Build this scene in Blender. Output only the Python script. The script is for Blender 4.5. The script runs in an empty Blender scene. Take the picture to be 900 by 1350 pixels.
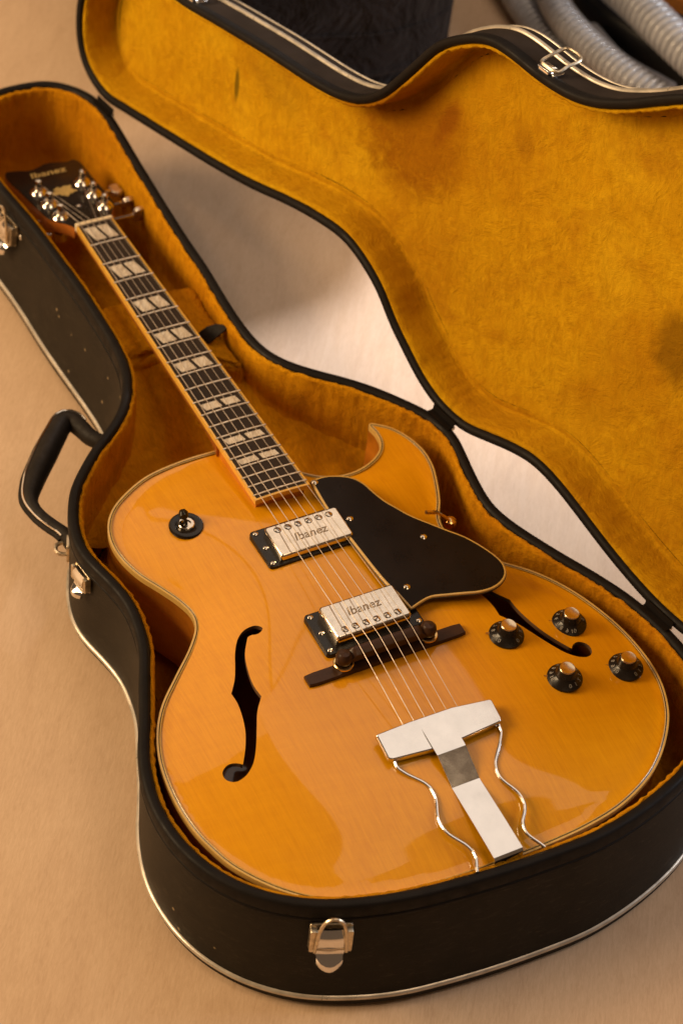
import bpy, bmesh, math, random
import numpy as np
from mathutils import Vector, Matrix
from mathutils.geometry import delaunay_2d_cdt

random.seed(7)
rng = np.random.default_rng(7)
S = bpy.context.scene
COL = S.collection

# ------------------------------------------------------------------ camera
# millimetres: x along the guitar from nut to tail, y to the treble side, z up; z = 0 is the rim of the case
HF = 124.35                                    # the rim stands this far above the floor
CAM = np.array([1580.818, -674.493, 1401.667])
ROT = np.array([[0.45422046, 0.88586257, 0.09450548],
                [0.67793747, -0.27487291, -0.68179592],
                [-0.57800048, 0.37375447, -0.72541232]])
FPX = 2800.904                                 # focal length in pixels of a 900x1350 frame


def W(p):
    """millimetres -> metres, floor at 0"""
    return Vector((p[0] / 1000, p[1] / 1000, (p[2] + HF) / 1000))


cam_d = bpy.data.cameras.new('camera')
cam = bpy.data.objects.new('camera', cam_d)
COL.objects.link(cam)
M = Matrix.Identity(4)
for i in range(3):
    M[i][0] = ROT[0][i]
    M[i][1] = -ROT[1][i]
    M[i][2] = -ROT[2][i]
wc = W(CAM)
M[0][3], M[1][3], M[2][3] = wc
cam.matrix_world = M
cam_d.sensor_fit = 'VERTICAL'
cam_d.sensor_height = 36
cam_d.lens = 36 * FPX / 1350
cam_d.clip_start = 0.05
cam_d.clip_end = 60
cam_d.dof.use_dof = True
cam_d.dof.focus_distance = 1.80
cam_d.dof.aperture_fstop = 6.3
S.camera = cam

# ------------------------------------------------------------------ world and lamps
world = bpy.data.worlds.new('World')
S.world = world
world.use_nodes = True
bg = world.node_tree.nodes['Background']
bg.inputs['Color'].default_value = (1.0, 0.62, 0.36, 1)
bg.inputs['Strength'].default_value = 0.12


def area(name, loc, target, sx, sy, power, color):
    l = bpy.data.lights.new(name, 'AREA')
    l.shape = 'RECTANGLE'
    l.size, l.size_y = sx, sy
    l.energy = power
    l.color = color
    o = bpy.data.objects.new(name, l)
    COL.objects.link(o)
    o.location = loc
    d = Vector(target) - Vector(loc)
    if abs(d.x) + abs(d.y) > 1e-6:                  # a lamp that hangs straight down keeps its sides along x and y
        o.rotation_euler = d.to_track_quat('-Z', 'Y').to_euler()
    return o


# pale ceiling seen as sheen in the lacquer and the chrome, warm room lamp in front, small bare bulb
area('ceiling_light', (-0.17, 0.97, 2.40), (-0.17, 0.97, 0.0), 1.76, 1.52, 9.0, (1.0, 0.86, 0.73))
area('ceiling_bounce', (-1.65, 1.15, 2.40), (-1.65, 1.15, 0.0), 1.15, 1.4, 5.6, (1.0, 0.80, 0.62))
area('room_lamp', (-0.50, -2.5, 1.75), (0.3, 0.1, 0.1), 1.6, 1.2, 118, (1.0, 0.71, 0.40))
area('overhead_fill', (1.35, 0.35, 2.4), (0.3, 0.0, 0.0), 0.7, 0.7, 7, (1.0, 0.72, 0.44))  # warm fill added to lift the plush around the neck
area('back_floor_fill', (-1.9, -0.75, 2.40), (-1.9, -0.75, 0.0), 2.2, 2.3, 17, (1.0, 0.74, 0.50))  # added lamp brightening the floor at the head end, wide like a ceiling
area('small_lamp', (-0.55, -1.2, 2.2), (0.4, 0.0, 0.0), 0.22, 0.22, 5, (1.0, 0.66, 0.36))

# spot for window daylight behind the lid, cone shaped to light only the floor gap
sp = bpy.data.lights.new('daylight_beam', 'SPOT')
sp.energy = 430
sp.color = (1.0, 0.93, 0.89)
sp.spot_size = math.radians(19)
sp.spot_blend = 0.5
sp.shadow_soft_size = 0.15
so = bpy.data.objects.new('daylight_beam', sp)
COL.objects.link(so)
tgt = Vector((0.25, 0.30, 0.0))
so.location = tgt + 3.0 * Vector((-0.785 * 0.82, 0.62 * 0.82, 0.574))
so.rotation_euler = (tgt - so.location).to_track_quat('-Z', 'Y').to_euler()
so.scale = (1.0, 0.42, 1.0)
# cool daylight fill added for the hoses and back floor, apart from the beam
area('hose_daylight_fill', (1.3, 2.6, 1.3), (-0.15, 0.8, 0.0), 0.9, 1.1, 36, (0.88, 0.92, 1.0))

S.view_settings.view_transform = 'Standard'
S.view_settings.look = 'None'
S.view_settings.exposure = 0.0
S.view_settings.gamma = 1.0
S.view_settings.use_curve_mapping = False
S.render.engine = 'CYCLES'
S.cycles.caustics_reflective = False


# ------------------------------------------------------------------ materials
def new_mat(name):
    m = bpy.data.materials.new(name)
    m.use_nodes = True
    nt = m.node_tree
    b = nt.nodes['Principled BSDF']
    return m, nt, b


def setp(b, **kw):
    for k, v in kw.items():
        k = {'coat': 'Coat Weight', 'coatr': 'Coat Roughness', 'spec': 'Specular IOR Level', 'rough': 'Roughness',
             'metal': 'Metallic', 'col': 'Base Color', 'sheen': 'Sheen Weight', 'sheenr': 'Sheen Roughness',
             'sheent': 'Sheen Tint', 'aniso': 'Anisotropic'}[k]
        if k in ('Base Color', 'Sheen Tint'):
            v = (*v, 1)
        b.inputs[k].default_value = v


def N(nt, t, **kw):
    n = nt.nodes.new(t)
    for k, v in kw.items():
        if k in n.inputs:
            n.inputs[k].default_value = v
        else:
            setattr(n, k, v)
    return n


def coords(nt, scale=(1, 1, 1), rot=(0, 0, 0)):
    g = nt.nodes.new('ShaderNodeNewGeometry')       # world position: metres
    m = nt.nodes.new('ShaderNodeMapping')
    m.inputs['Scale'].default_value = scale
    if any(rot):                                    # turn first, stretch afterwards
        m0 = nt.nodes.new('ShaderNodeMapping')
        m0.inputs['Rotation'].default_value = rot
        nt.links.new(g.outputs['Position'], m0.inputs['Vector'])
        nt.links.new(m0.outputs['Vector'], m.inputs['Vector'])
    else:
        nt.links.new(g.outputs['Position'], m.inputs['Vector'])
    return m.outputs['Vector']


def noise(nt, vec, scale, detail=4, rough=0.55, dist=0.0):
    n = nt.nodes.new('ShaderNodeTexNoise')
    n.inputs['Scale'].default_value = scale
    n.inputs['Detail'].default_value = detail
    n.inputs['Roughness'].default_value = rough
    n.inputs['Distortion'].default_value = dist
    nt.links.new(vec, n.inputs['Vector'])
    return n.outputs['Fac']


def ramp(nt, fac, stops):
    r = nt.nodes.new('ShaderNodeValToRGB')
    el = r.color_ramp.elements
    while len(el) < len(stops):
        el.new(0.5)
    for e, (p, c) in zip(el, stops):
        e.position = p
        e.color = (*c, 1) if len(c) == 3 else c
    nt.links.new(fac, r.inputs['Fac'])
    return r.outputs['Color']


def mix(nt, fac, a, b, blend='MIX'):
    m = nt.nodes.new('ShaderNodeMix')
    m.data_type = 'RGBA'
    m.blend_type = blend
    for sock, v in ((m.inputs[0], fac), (m.inputs[6], a), (m.inputs[7], b)):
        if isinstance(v, (int, float)):
            sock.default_value = v
        elif isinstance(v, tuple):
            sock.default_value = (*v, 1)
        else:
            nt.links.new(v, sock)
    return m.outputs[2]


def bump(nt, b, height, strength, dist=0.001, prev=None):
    n = nt.nodes.new('ShaderNodeBump')
    n.inputs['Strength'].default_value = strength
    n.inputs['Distance'].default_value = dist
    nt.links.new(height, n.inputs['Height'])
    if prev is not None:
        nt.links.new(prev, n.inputs['Normal'])
    nt.links.new(n.outputs['Normal'], b.inputs['Normal'])
    return n.outputs['Normal']


def plain(name, col, rough=0.5, metal=0.0, coat=0.0, spec=0.5, var=0.12, vs=90, bumps=0.0, bs=800):
    """a plain colour that still varies a little, with worn roughness"""
    m, nt, b = new_mat(name)
    setp(b, rough=rough, metal=metal, coat=coat, spec=spec, coatr=0.06)
    v = coords(nt)
    f = noise(nt, v, vs, 5)
    lo = tuple(max(0, c * (1 - var)) for c in col)
    hi = tuple(min(1, c * (1 + var)) for c in col)
    nt.links.new(ramp(nt, f, [(0.3, lo), (0.7, hi)]), b.inputs['Base Color'])
    f2 = noise(nt, v, vs * 1.7, 6)
    mr = nt.nodes.new('ShaderNodeMapRange')
    mr.inputs['From Min'].default_value = 0.3
    mr.inputs['From Max'].default_value = 0.7
    mr.inputs['To Min'].default_value = max(0.02, rough * 0.8)
    mr.inputs['To Max'].default_value = min(1, rough * 1.25)
    nt.links.new(f2, mr.inputs['Value'])
    nt.links.new(mr.outputs['Result'], b.inputs['Roughness'])
    if bumps:
        bump(nt, b, noise(nt, v, bs, 4), bumps, 0.0006)
    return m


MAT = {}


def wood_top(name, c1, c2, c3, sc=(10, 130, 60), coat=0.5, marks=False):
    m, nt, b = new_mat(name)
    setp(b, rough=0.32, coat=coat * 1.6, coatr=0.035, spec=0.2)
    v = coords(nt, sc)
    f = noise(nt, v, 3.0, 6, 0.6, 0.6)
    c = ramp(nt, f, [(0.28, c1), (0.5, c2), (0.75, c3)])
    v2 = coords(nt, (1, 1, 1))
    f2 = noise(nt, v2, 9, 3, 0.5, 0.4)
    c = mix(nt, ramp(nt, f2, [(0.35, (0, 0, 0)), (0.7, (0.55, 0.55, 0.55))]), c, c3)
    v3 = coords(nt, (220, 1.0, 1.0), (0, 0, 0.06))
    f3 = noise(nt, coords(nt, (60, 9, 9), (0, 0, 0.2)), 2.2, 2, 0.5, 1.2)     # faint cross figure of maple
    c = mix(nt, 0.16, c, ramp(nt, f3, [(0.35, c1), (0.65, c3)]))
    fl = noise(nt, coords(nt, (14, 700, 60)), 2.0, 3, 0.5, 0.3)                  # fine year rings
    c = mix(nt, 0.12, c, ramp(nt, fl, [(0.38, tuple(q * 0.72 for q in c1)), (0.6, c3)]))
    if marks:
        vo = nt.nodes.new('ShaderNodeTexVoronoi')
        vo.inputs['Scale'].default_value = 26
        nt.links.new(coords(nt), vo.inputs['Vector'])
        sp_ = ramp(nt, vo.outputs['Distance'], [(0.03, (1, 1, 1)), (0.055, (0, 0, 0))])
        gt = ramp(nt, noise(nt, coords(nt), 7, 2), [(0.56, (0, 0, 0)), (0.62, (0.6, 0.6, 0.6))])
        c = mix(nt, mix(nt, 1.0, sp_, gt, 'MULTIPLY'), c, (0.16, 0.05, 0.004))
    nt.links.new(c, b.inputs['Base Color'])
    bump(nt, b, noise(nt, coords(nt), 14, 2), 0.12, 0.002)
    return m


MAT['top'] = wood_top('amber_maple_lacquer', (0.55, 0.205, 0.0015), (0.62, 0.255, 0.002), (0.69, 0.30, 0.003), marks=True)
MAT['side'] = wood_top('amber_maple_side', (0.42, 0.12, 0.008), (0.52, 0.165, 0.012), (0.6, 0.22, 0.02), (20, 20, 60))
MAT['neck'] = wood_top('reddish_neck_wood', (0.26, 0.075, 0.012), (0.36, 0.11, 0.018), (0.44, 0.15, 0.025), (12, 130, 60))
MAT['inside'] = plain('bare_inside_wood', (0.10, 0.045, 0.015), 0.8)
MAT['binding'] = plain('aged_cream_binding', (0.54, 0.34, 0.09), 0.3, coat=0.4, var=0.1)
MAT['fbbinding'] = plain('amber_tinted_binding', (0.72, 0.40, 0.06), 0.3, coat=0.4, var=0.1)
MAT['purfling'] = plain('black_purfling', (0.03, 0.02, 0.012), 0.35)
MAT['nut'] = plain('bone', (0.74, 0.60, 0.40), 0.4)
MAT['ebony'] = wood_top('dark_rosewood', (0.014, 0.010, 0.008), (0.024, 0.016, 0.012), (0.040, 0.026, 0.018), (14, 260, 60), coat=0.0)
MAT['ebony'].node_tree.nodes['Principled BSDF'].inputs['Roughness'].default_value = 0.45
MAT['bridge'] = wood_top('bridge_rosewood', (0.026, 0.012, 0.007), (0.042, 0.019, 0.010), (0.062, 0.028, 0.014), (60, 14, 60), coat=0.0)
MAT['blackgloss'] = plain('black_gloss_plastic', (0.010, 0.007, 0.005), 0.25, spec=0.3, coat=0.12, var=0.2)
MAT['guard'] = plain('black_pickguard', (0.009, 0.006, 0.005), 0.3, spec=0.14, var=0.3, vs=25)
MAT['veneer'] = plain('black_headstock_lacquer', (0.009, 0.006, 0.005), 0.2, spec=0.4)
MAT['nickel'] = plain('worn_nickel', (0.72, 0.64, 0.54), 0.12, metal=1.0, var=0.10, vs=120, bumps=0.10, bs=75)
MAT['chrome'] = plain('chrome', (0.82, 0.80, 0.78), 0.07, metal=1.0, var=0.03)
MAT['satinchrome'] = plain('tailpiece_chrome', (0.74, 0.71, 0.68), 0.14, metal=1.0, var=0.05, vs=45, bumps=0.10, bs=32)
MAT['dull'] = plain('dull_latch_metal', (0.62, 0.52, 0.38), 0.34, metal=1.0, var=0.25, vs=220)
MAT['button'] = plain('satin_button_metal', (0.70, 0.64, 0.56), 0.3, metal=0.9)
MAT['brass'] = plain('brass', (0.80, 0.56, 0.24), 0.22, metal=1.0)
MAT['capmetal'] = plain('pale_gold_cap', (0.70, 0.56, 0.38), 0.22, metal=1.0)
MAT['fret'] = plain('fret_wire', (0.85, 0.72, 0.54), 0.3, metal=1.0)
MAT['string'] = plain('string_wire', (0.44, 0.37, 0.31), 0.5, metal=1.0)
MAT['logo'] = plain('gold_pearl_print', (0.40, 0.28, 0.10), 0.35, var=0.25, vs=300)
MAT['engrave'] = plain('engraved_lettering', (0.30, 0.23, 0.16), 0.45, metal=0.7, var=0.5, vs=600)
MAT['print'] = plain('pale_print', (0.45, 0.42, 0.38), 0.5)


def pearl():
    m, nt, b = new_mat('pearl_inlay')
    setp(b, rough=0.28, coat=0.3, spec=0.5)
    v = coords(nt, (1, 1, 1), (0, 0, 0.5))
    f = noise(nt, coords(nt, (60, 200, 60), (0, 0, 0.5)), 1.6, 3, 0.6, 1.0)
    nt.links.new(ramp(nt, f, [(0.3, (0.42, 0.33, 0.24)), (0.5, (0.62, 0.53, 0.42)), (0.7, (0.74, 0.68, 0.60))]), b.inputs['Base Color'])
    return m


MAT['pearl'] = pearl()


def plush(name, lid=False, tone=(1, 1, 1), nap=1.0):
    m, nt, b = new_mat(name)
    setp(b, rough=1.0, spec=0.02, sheen=0.10, sheenr=0.5, sheent=(1.0, 0.6, 0.05))
    v = coords(nt)
    c = ramp(nt, noise(nt, v, 7, 4, 0.6, 0.5), [(p, tuple(a * t for a, t in zip(q, tone))) for p, q in ((0.30, (0.48, 0.22, 0.005)), (0.5, (0.62, 0.33, 0.006)), (0.72, (0.72, 0.43, 0.012)))])
    # short directional pile: streaks and tufts
    f2 = noise(nt, coords(nt, (90, 260, 45)), 1.5, 5, 0.65, 0.6)
    c = mix(nt, 0.35 * min(nap, 1.4), c, ramp(nt, f2, [(0.32, tuple(a * t for a, t in zip((0.30, 0.12, 0.003), tone))), (0.66, tuple(a * t for a, t in zip((0.70, 0.40, 0.012), tone)))]))
    f3 = noise(nt, v, 22, 4, 0.6, 0.8)
    c = mix(nt, ramp(nt, f3, [(0.52, (0, 0, 0)), (0.72, (0.45 * nap, 0.45 * nap, 0.45 * nap))]), c, (0.36, 0.14, 0.006))
    fb = noise(nt, v, 3.2, 4, 0.6, 0.9)
    c = mix(nt, ramp(nt, fb, [(0.42, (0, 0, 0)), (0.66, (0.55, 0.55, 0.55))]), c, tuple(a * t for a, t in zip((0.42, 0.175, 0.004), tone)))
    if lid:
        tc = nt.nodes.new('ShaderNodeTexCoord')        # object space of the lid: s, v in metres
        sep = nt.nodes.new('ShaderNodeSeparateXYZ')
        uvn = nt.nodes.new('ShaderNodeUVMap')
        nt.links.new(uvn.outputs['UV'], sep.inputs['Vector'])

        def blob(cs, cv, rs, rv, ang, soft, wob=0.25):
            mp = nt.nodes.new('ShaderNodeMapping')
            mp.vector_type = 'TEXTURE'
            mp.inputs['Location'].default_value = (cs, cv, 0)
            mp.inputs['Rotation'].default_value = (0, 0, ang)
            mp.inputs['Scale'].default_value = (rs, rv, 1)
            nt.links.new(uvn.outputs['UV'], mp.inputs['Vector'])
            ln = nt.nodes.new('ShaderNodeVectorMath')
            ln.operation = 'LENGTH'
            nt.links.new(mp.outputs['Vector'], ln.inputs[0])
            ad = nt.nodes.new('ShaderNodeMath')
            ad.operation = 'MULTIPLY_ADD'
            nt.links.new(noise(nt, v, 38, 4, 0.65), ad.inputs[0])
            ad.inputs[1].default_value = wob * 2.6
            sb = nt.nodes.new('ShaderNodeMath')
            sb.operation = 'SUBTRACT'
            sb.inputs[1].default_value = wob * 1.3 - 0.1
            nt.links.new(ln.outputs['Value'], ad.inputs[2])
            nt.links.new(ad.outputs['Value'], sb.inputs[0])
            return ramp(nt, sb.outputs['Value'], [(0.55, (1, 1, 1)), (0.55 + soft, (0, 0, 0))])
        for spec in LID_STAINS:
            cs, cv, rs, rv, ang, soft, amt, col, mott, wob = spec
            f = blob(cs, cv, rs, rv, ang, soft, wob)
            if mott:
                f = mix(nt, 1.0, f, ramp(nt, noise(nt, v, 110, 4, 0.7, 0.6), [(0.34, (0.15, 0.15, 0.15)), (0.56, (1, 1, 1))]), 'MULTIPLY')
            f = mix(nt, 1.0, f, (amt, amt, amt), 'MULTIPLY')
            c = mix(nt, f, c, col)
    nt.links.new(c, b.inputs['Base Color'])
    p = bump(nt, b, noise(nt, v, 34, 5, 0.72, 0.6), 0.75, 0.007)
    bump(nt, b, noise(nt, coords(nt, (600, 900, 600)), 1.3, 4, 0.8), 0.8, 0.0014, p)
    return m


# (s, v, radius s, radius v, angle, softness, amount, colour, mottled, wobble) of the stains on the lid plush, metres
LID_STAINS = []


def vinyl():
    m, nt, b = new_mat('black_grained_vinyl')
    setp(b, rough=0.5, spec=0.15)
    v = coords(nt)
    c = ramp(nt, noise(nt, v, 30, 5), [(0.3, (0.008, 0.006, 0.004)), (0.7, (0.015, 0.011, 0.007))])
    # grey scuffs and pale flecks of dust
    sc = noise(nt, coords(nt, (40, 40, 200)), 2.0, 6, 0.75, 1.0)
    c = mix(nt, ramp(nt, sc, [(0.55, (0, 0, 0)), (0.72, (0.7, 0.7, 0.7))]), c, (0.06, 0.045, 0.03))
    vo = nt.nodes.new('ShaderNodeTexVoronoi')
    vo.inputs['Scale'].default_value = 42
    nt.links.new(v, vo.inputs['Vector'])
    spots = ramp(nt, vo.outputs['Distance'], [(0.045, (1, 1, 1)), (0.085, (0, 0, 0))])
    gate = ramp(nt, noise(nt, v, 9, 2), [(0.44, (0, 0, 0)), (0.54, (0.8, 0.8, 0.8))])
    c = mix(nt, mix(nt, 1.0, spots, gate, 'MULTIPLY'), c, (0.30, 0.22, 0.12))
    nt.links.new(c, b.inputs['Base Color'])
    bump(nt, b, noise(nt, v, 1300, 3, 0.6), 0.5, 0.0004)
    return m


MAT['vinyl'] = vinyl()
MAT['trim'] = plain('black_rubber_trim', (0.008, 0.006, 0.005), 0.55, spec=0.14, var=0.2, vs=50)
MAT['bead'] = plain('silvery_piping', (0.52, 0.46, 0.38), 0.32, metal=0.55, coat=0.3, var=0.25, vs=60)
MAT['handle'] = plain('handle_leatherette', (0.013, 0.009, 0.006), 0.6, spec=0.2, var=0.3, bumps=0.3, bs=900)
MAT['greyside'] = plain('lid_vinyl', (0.034, 0.026, 0.022), 0.9, spec=0.03, var=0.2, vs=30, bumps=0.3, bs=1300)


def floor_mat():
    m, nt, b = new_mat('pale_wood_floor')
    setp(b, spec=0.35)
    v = coords(nt, (1.0, 1.0, 1.0), (0, 0, -0.35))
    f1 = noise(nt, coords(nt, (3.5, 13, 1), (0, 0, 0.62)), 2.0, 7, 0.66, 1.6)
    c = ramp(nt, f1, [(0.3, (0.50, 0.32, 0.19)), (0.5, (0.58, 0.385, 0.235)), (0.72, (0.64, 0.445, 0.285))])
    f2 = noise(nt, coords(nt, (9, 150, 1), (0, 0, 0.62)), 2.0, 5, 0.6, 0.6)
    c = mix(nt, 0.15, c, ramp(nt, f2, [(0.3, (0.42, 0.27, 0.16)), (0.7, (0.66, 0.49, 0.33))]))
    fg = noise(nt, coords(nt, (45, 260, 1), (0, 0, 0.62)), 2.0, 7, 0.75, 0.8)
    c = mix(nt, 0.28, c, ramp(nt, fg, [(0.36, (0.36, 0.22, 0.13)), (0.60, (0.69, 0.51, 0.35))]))
    f3 = noise(nt, coords(nt), 2.2, 3, 0.5)
    c = mix(nt, 0.22, c, ramp(nt, f3, [(0.3, (0.44, 0.29, 0.18)), (0.7, (0.64, 0.48, 0.34))]))
    nt.links.new(c, b.inputs['Base Color'])
    mr = nt.nodes.new('ShaderNodeMapRange')
    mr.inputs['To Min'].default_value = 0.42
    mr.inputs['To Max'].default_value = 0.58
    nt.links.new(noise(nt, coords(nt, (6, 60, 1), (0, 0, 0.62)), 2.0, 4), mr.inputs['Value'])
    nt.links.new(mr.outputs['Result'], b.inputs['Roughness'])
    p = bump(nt, b, f2, 0.10, 0.0012)
    bump(nt, b, noise(nt, coords(nt), 500, 3), 0.12, 0.0004, p)
    return m


MAT['floor'] = floor_mat()


def fabric(name, col, sc=900):
    m, nt, b = new_mat(name)
    setp(b, rough=0.9, spec=0.1, sheen=0.05, sheenr=0.5)
    v = coords(nt)
    lo = tuple(c * 0.75 for c in col)
    hi = tuple(c * 1.3 for c in col)
    nt.links.new(ramp(nt, noise(nt, v, 16, 5, 0.6), [(0.3, lo), (0.7, hi)]), b.inputs['Base Color'])
    p = bump(nt, b, noise(nt, v, 15, 4, 0.6, 1.2), 0.9, 0.03)
    bump(nt, b, noise(nt, v, sc, 2), 0.3, 0.0008, p)
    return m


MAT['bag'] = fabric('black_canvas', (0.020, 0.015, 0.014))
MAT['hose'] = plain('grey_corrugated_plastic', (0.42, 0.42, 0.45), 0.2, coat=0.8, var=0.15, vs=40)
MAT['tube'] = plain('smooth_grey_plastic', (0.22, 0.19, 0.17), 0.35)
MAT['blackbox'] = plain('black_moulded_plastic', (0.010, 0.009, 0.009), 0.5)
MAT['orange'] = plain('plain_orange_brown', (0.55, 0.20, 0.03), 0.5)


# ------------------------------------------------------------------ scene helpers
def thing(name, label, cat, loc=(0, 0, -HF), group=None):
    o = bpy.data.objects.new(name, None)
    o.empty_display_size = 0.05
    COL.objects.link(o)
    o.location = W(loc)
    o['label'] = label
    o['category'] = cat
    if group:
        o['group'] = group
    return o


def origin(o):
    v = Vector((0, 0, 0))
    while o is not None:
        v = v + o.location
        o = o.parent
    return v


def mk(name, verts, faces, mat, parent=None, smooth=True, sharp=None, local=False, label=None, uv=None):
    """verts in scene millimetres (or local metres when local) -> one mesh object"""
    me = bpy.data.meshes.new(name)
    if local:
        vv = [tuple(v) for v in verts]
    else:
        off = origin(parent) if parent is not None else Vector((0, 0, 0))
        vv = [tuple(W(v) - off) for v in verts]
    me.from_pydata(vv, [], [tuple(f) for f in faces])
    me.materials.append(MAT[mat])
    if uv is not None:
        ul = me.uv_layers.new(name='UVMap')
        for lp in me.loops:
            ul.data[lp.index].uv = uv[lp.vertex_index]
    if smooth:
        me.polygons.foreach_set('use_smooth', [True] * len(me.polygons))
        if sharp:
            me.set_sharp_from_angle(angle=math.radians(sharp))
            big = [p for p in me.polygons if len(p.vertices) > 8]     # flat caps keep a crisp rim
            if big:
                ek = {tuple(sorted(e.vertices)): e.index for e in me.edges}
                att = me.attributes.get('sharp_edge') or me.attributes.new('sharp_edge', 'BOOLEAN', 'EDGE')
                for p in big:
                    vv_ = list(p.vertices)
                    for a, b in zip(vv_, vv_[1:] + vv_[:1]):
                        att.data[ek[tuple(sorted((a, b)))]].value = True
    me.update()
    o = bpy.data.objects.new(name, me)
    COL.objects.link(o)
    if parent is not None:
        o.parent = parent
    if label:
        o['label'] = label
    return o


class G:
    """collects geometry in scene millimetres"""
    def __init__(s):
        s.v, s.f = [], []

    def add(s, vs, fs):
        k = len(s.v)
        s.v += [tuple(float(c) for c in v) for v in vs]
        s.f += [tuple(k + i for i in f) for f in fs]

    def xf(s, fn):
        s.v = [tuple(fn(v)) for v in s.v]
        return s

    def build(s, name, mat, parent=None, smooth=True, sharp=35, label=None, local=False):
        return mk(name, s.v, s.f, mat, parent, smooth, sharp, label=label, local=local)


def catmull(P, n, closed=True):
    """resample a polyline as a smooth curve with n evenly spaced points"""
    P = np.asarray(P, float)
    m = len(P)
    out = []
    segs = m if closed else m - 1
    for i in range(segs):
        if closed:
            p0, p1, p2, p3 = P[(i - 1) % m], P[i], P[(i + 1) % m], P[(i + 2) % m]
        else:
            p1, p2 = P[i], P[i + 1]
            p0 = P[i - 1] if i > 0 else 2 * p1 - p2
            p3 = P[i + 2] if i + 2 < m else 2 * p2 - p1
        d1 = max(np.linalg.norm(p2 - p1), 1e-6) ** .5
        d0 = max(np.linalg.norm(p1 - p0), 1e-6) ** .5
        d2 = max(np.linalg.norm(p3 - p2), 1e-6) ** .5
        for t in np.linspace(0, 1, 16, endpoint=False):
            m1 = (p2 - p1 + d1 * ((p1 - p0) / d0 - (p2 - p0) / (d0 + d1)))
            m2 = (p2 - p1 + d1 * ((p3 - p2) / d2 - (p3 - p1) / (d1 + d2)))
            h = (2 * t**3 - 3 * t**2 + 1, t**3 - 2 * t**2 + t, -2 * t**3 + 3 * t**2, t**3 - t**2)
            out.append(h[0] * p1 + h[1] * m1 + h[2] * p2 + h[3] * m2)
    if not closed:
        out.append(P[-1])
    Q = np.array(out)
    if closed:
        Q = np.vstack([Q, Q[:1]])
    L = np.concatenate([[0], np.cumsum(np.linalg.norm(np.diff(Q, axis=0), axis=1))])
    t = np.linspace(0, L[-1], n + 1)[:-1] if closed else np.linspace(0, L[-1], n)
    return np.stack([np.interp(t, L, Q[:, k]) for k in range(Q.shape[1])], 1)


def smooth_closed(P, it=4):
    P = P.copy()
    for _ in range(it):
        P = 0.5 * P + 0.25 * (np.roll(P, 1, 0) + np.roll(P, -1, 0))
    return P


def area2(P):
    x, y = P[:, 0], P[:, 1]
    return 0.5 * np.sum(x * np.roll(y, -1) - np.roll(x, -1) * y)


def normals(P, closed=True):
    """outward normals of a counter-clockwise outline"""
    if closed:
        t = np.roll(P, -1, 0) - np.roll(P, 1, 0)
    else:
        t = np.gradient(P, axis=0)
    t = t / np.maximum(np.linalg.norm(t, axis=1), 1e-9)[:, None]
    return np.stack([t[:, 1], -t[:, 0]], 1)


def loft(P, profile, frame=lambda x, y, z: (x, y, z), close_profile=False, cap=False, flare=None):
    """sweep a profile [(out, z)] or [(out, z, k)] round a closed 2D outline"""
    Nn = normals(P)
    if flare is None:
        flare = np.zeros(len(P))
    vs, fs = [], []
    n = len(P)
    for pr in profile:
        o, z = pr[0], pr[1]
        k = pr[2] if len(pr) > 2 else 0
        Q = P + Nn * (o + flare * k)[:, None]
        vs += [frame(q[0], q[1], z) for q in Q]
    m = len(profile)
    for j in range(m if close_profile else m - 1):
        a, b = j * n, ((j + 1) % m) * n
        for i in range(n):
            i2 = (i + 1) % n
            fs.append((a + i, a + i2, b + i2, b + i))
    if cap:
        a = (m - 1) * n
        fs.append(tuple(a + i for i in range(n)))
    return vs, fs


def tube(path, r, seg=10, closed=False, caps=True, squash=None):
    """round tube along a 3D path; r number or list; squash (axis vector, factor) flattens it"""
    P = np.asarray(path, float)
    n = len(P)
    R = np.full(n, r, float) if np.isscalar(r) else np.asarray(r, float)
    T = (np.roll(P, -1, 0) - np.roll(P, 1, 0)) if closed else np.gradient(P, axis=0)
    T /= np.maximum(np.linalg.norm(T, axis=1), 1e-9)[:, None]
    ref = np.array([0, 0, 1.0]) if abs(T[0][2]) < 0.9 else np.array([1.0, 0, 0])
    u = np.cross(T[0], ref)
    u /= np.linalg.norm(u)
    vs, fs = [], []
    for i in range(n):
        u = u - T[i] * (u @ T[i])
        u /= max(np.linalg.norm(u), 1e-9)
        w = np.cross(T[i], u)
        for k in range(seg):
            a = 2 * math.pi * k / seg
            d = (math.cos(a) * u + math.sin(a) * w) * R[i]
            if squash is not None:
                ax = np.asarray(squash[0], float)
                d = d - ax * (d @ ax) * (1 - squash[1])
            vs.append(P[i] + d)
    for i in range(n if closed else n - 1):
        a, b = i * seg, ((i + 1) % n) * seg
        for k in range(seg):
            k2 = (k + 1) % seg
            fs.append((a + k, a + k2, b + k2, b + k))
    if caps and not closed:
        fs.append(tuple(reversed(range(seg))))
        fs.append(tuple((n - 1) * seg + k for k in range(seg)))
    return vs, fs


def lathe(profile, c, seg=32, axis=None):
    """profile [(r, z)] turned about z at c"""
    vs, fs = [], []
    for r, z in profile:
        for k in range(seg):
            a = 2 * math.pi * k / seg
            vs.append((c[0] + r * math.cos(a), c[1] + r * math.sin(a), c[2] + z))
    m = len(profile)
    for j in range(m - 1):
        for k in range(seg):
            k2 = (k + 1) % seg
            fs.append((j * seg + k, j * seg + k2, (j + 1) * seg + k2, (j + 1) * seg + k))
    if profile[0][0] > 1e-6:
        fs.append(tuple(reversed(range(seg))))
    if profile[-1][0] > 1e-6:
        fs.append(tuple((m - 1) * seg + k for k in range(seg)))
    return vs, fs


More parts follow.
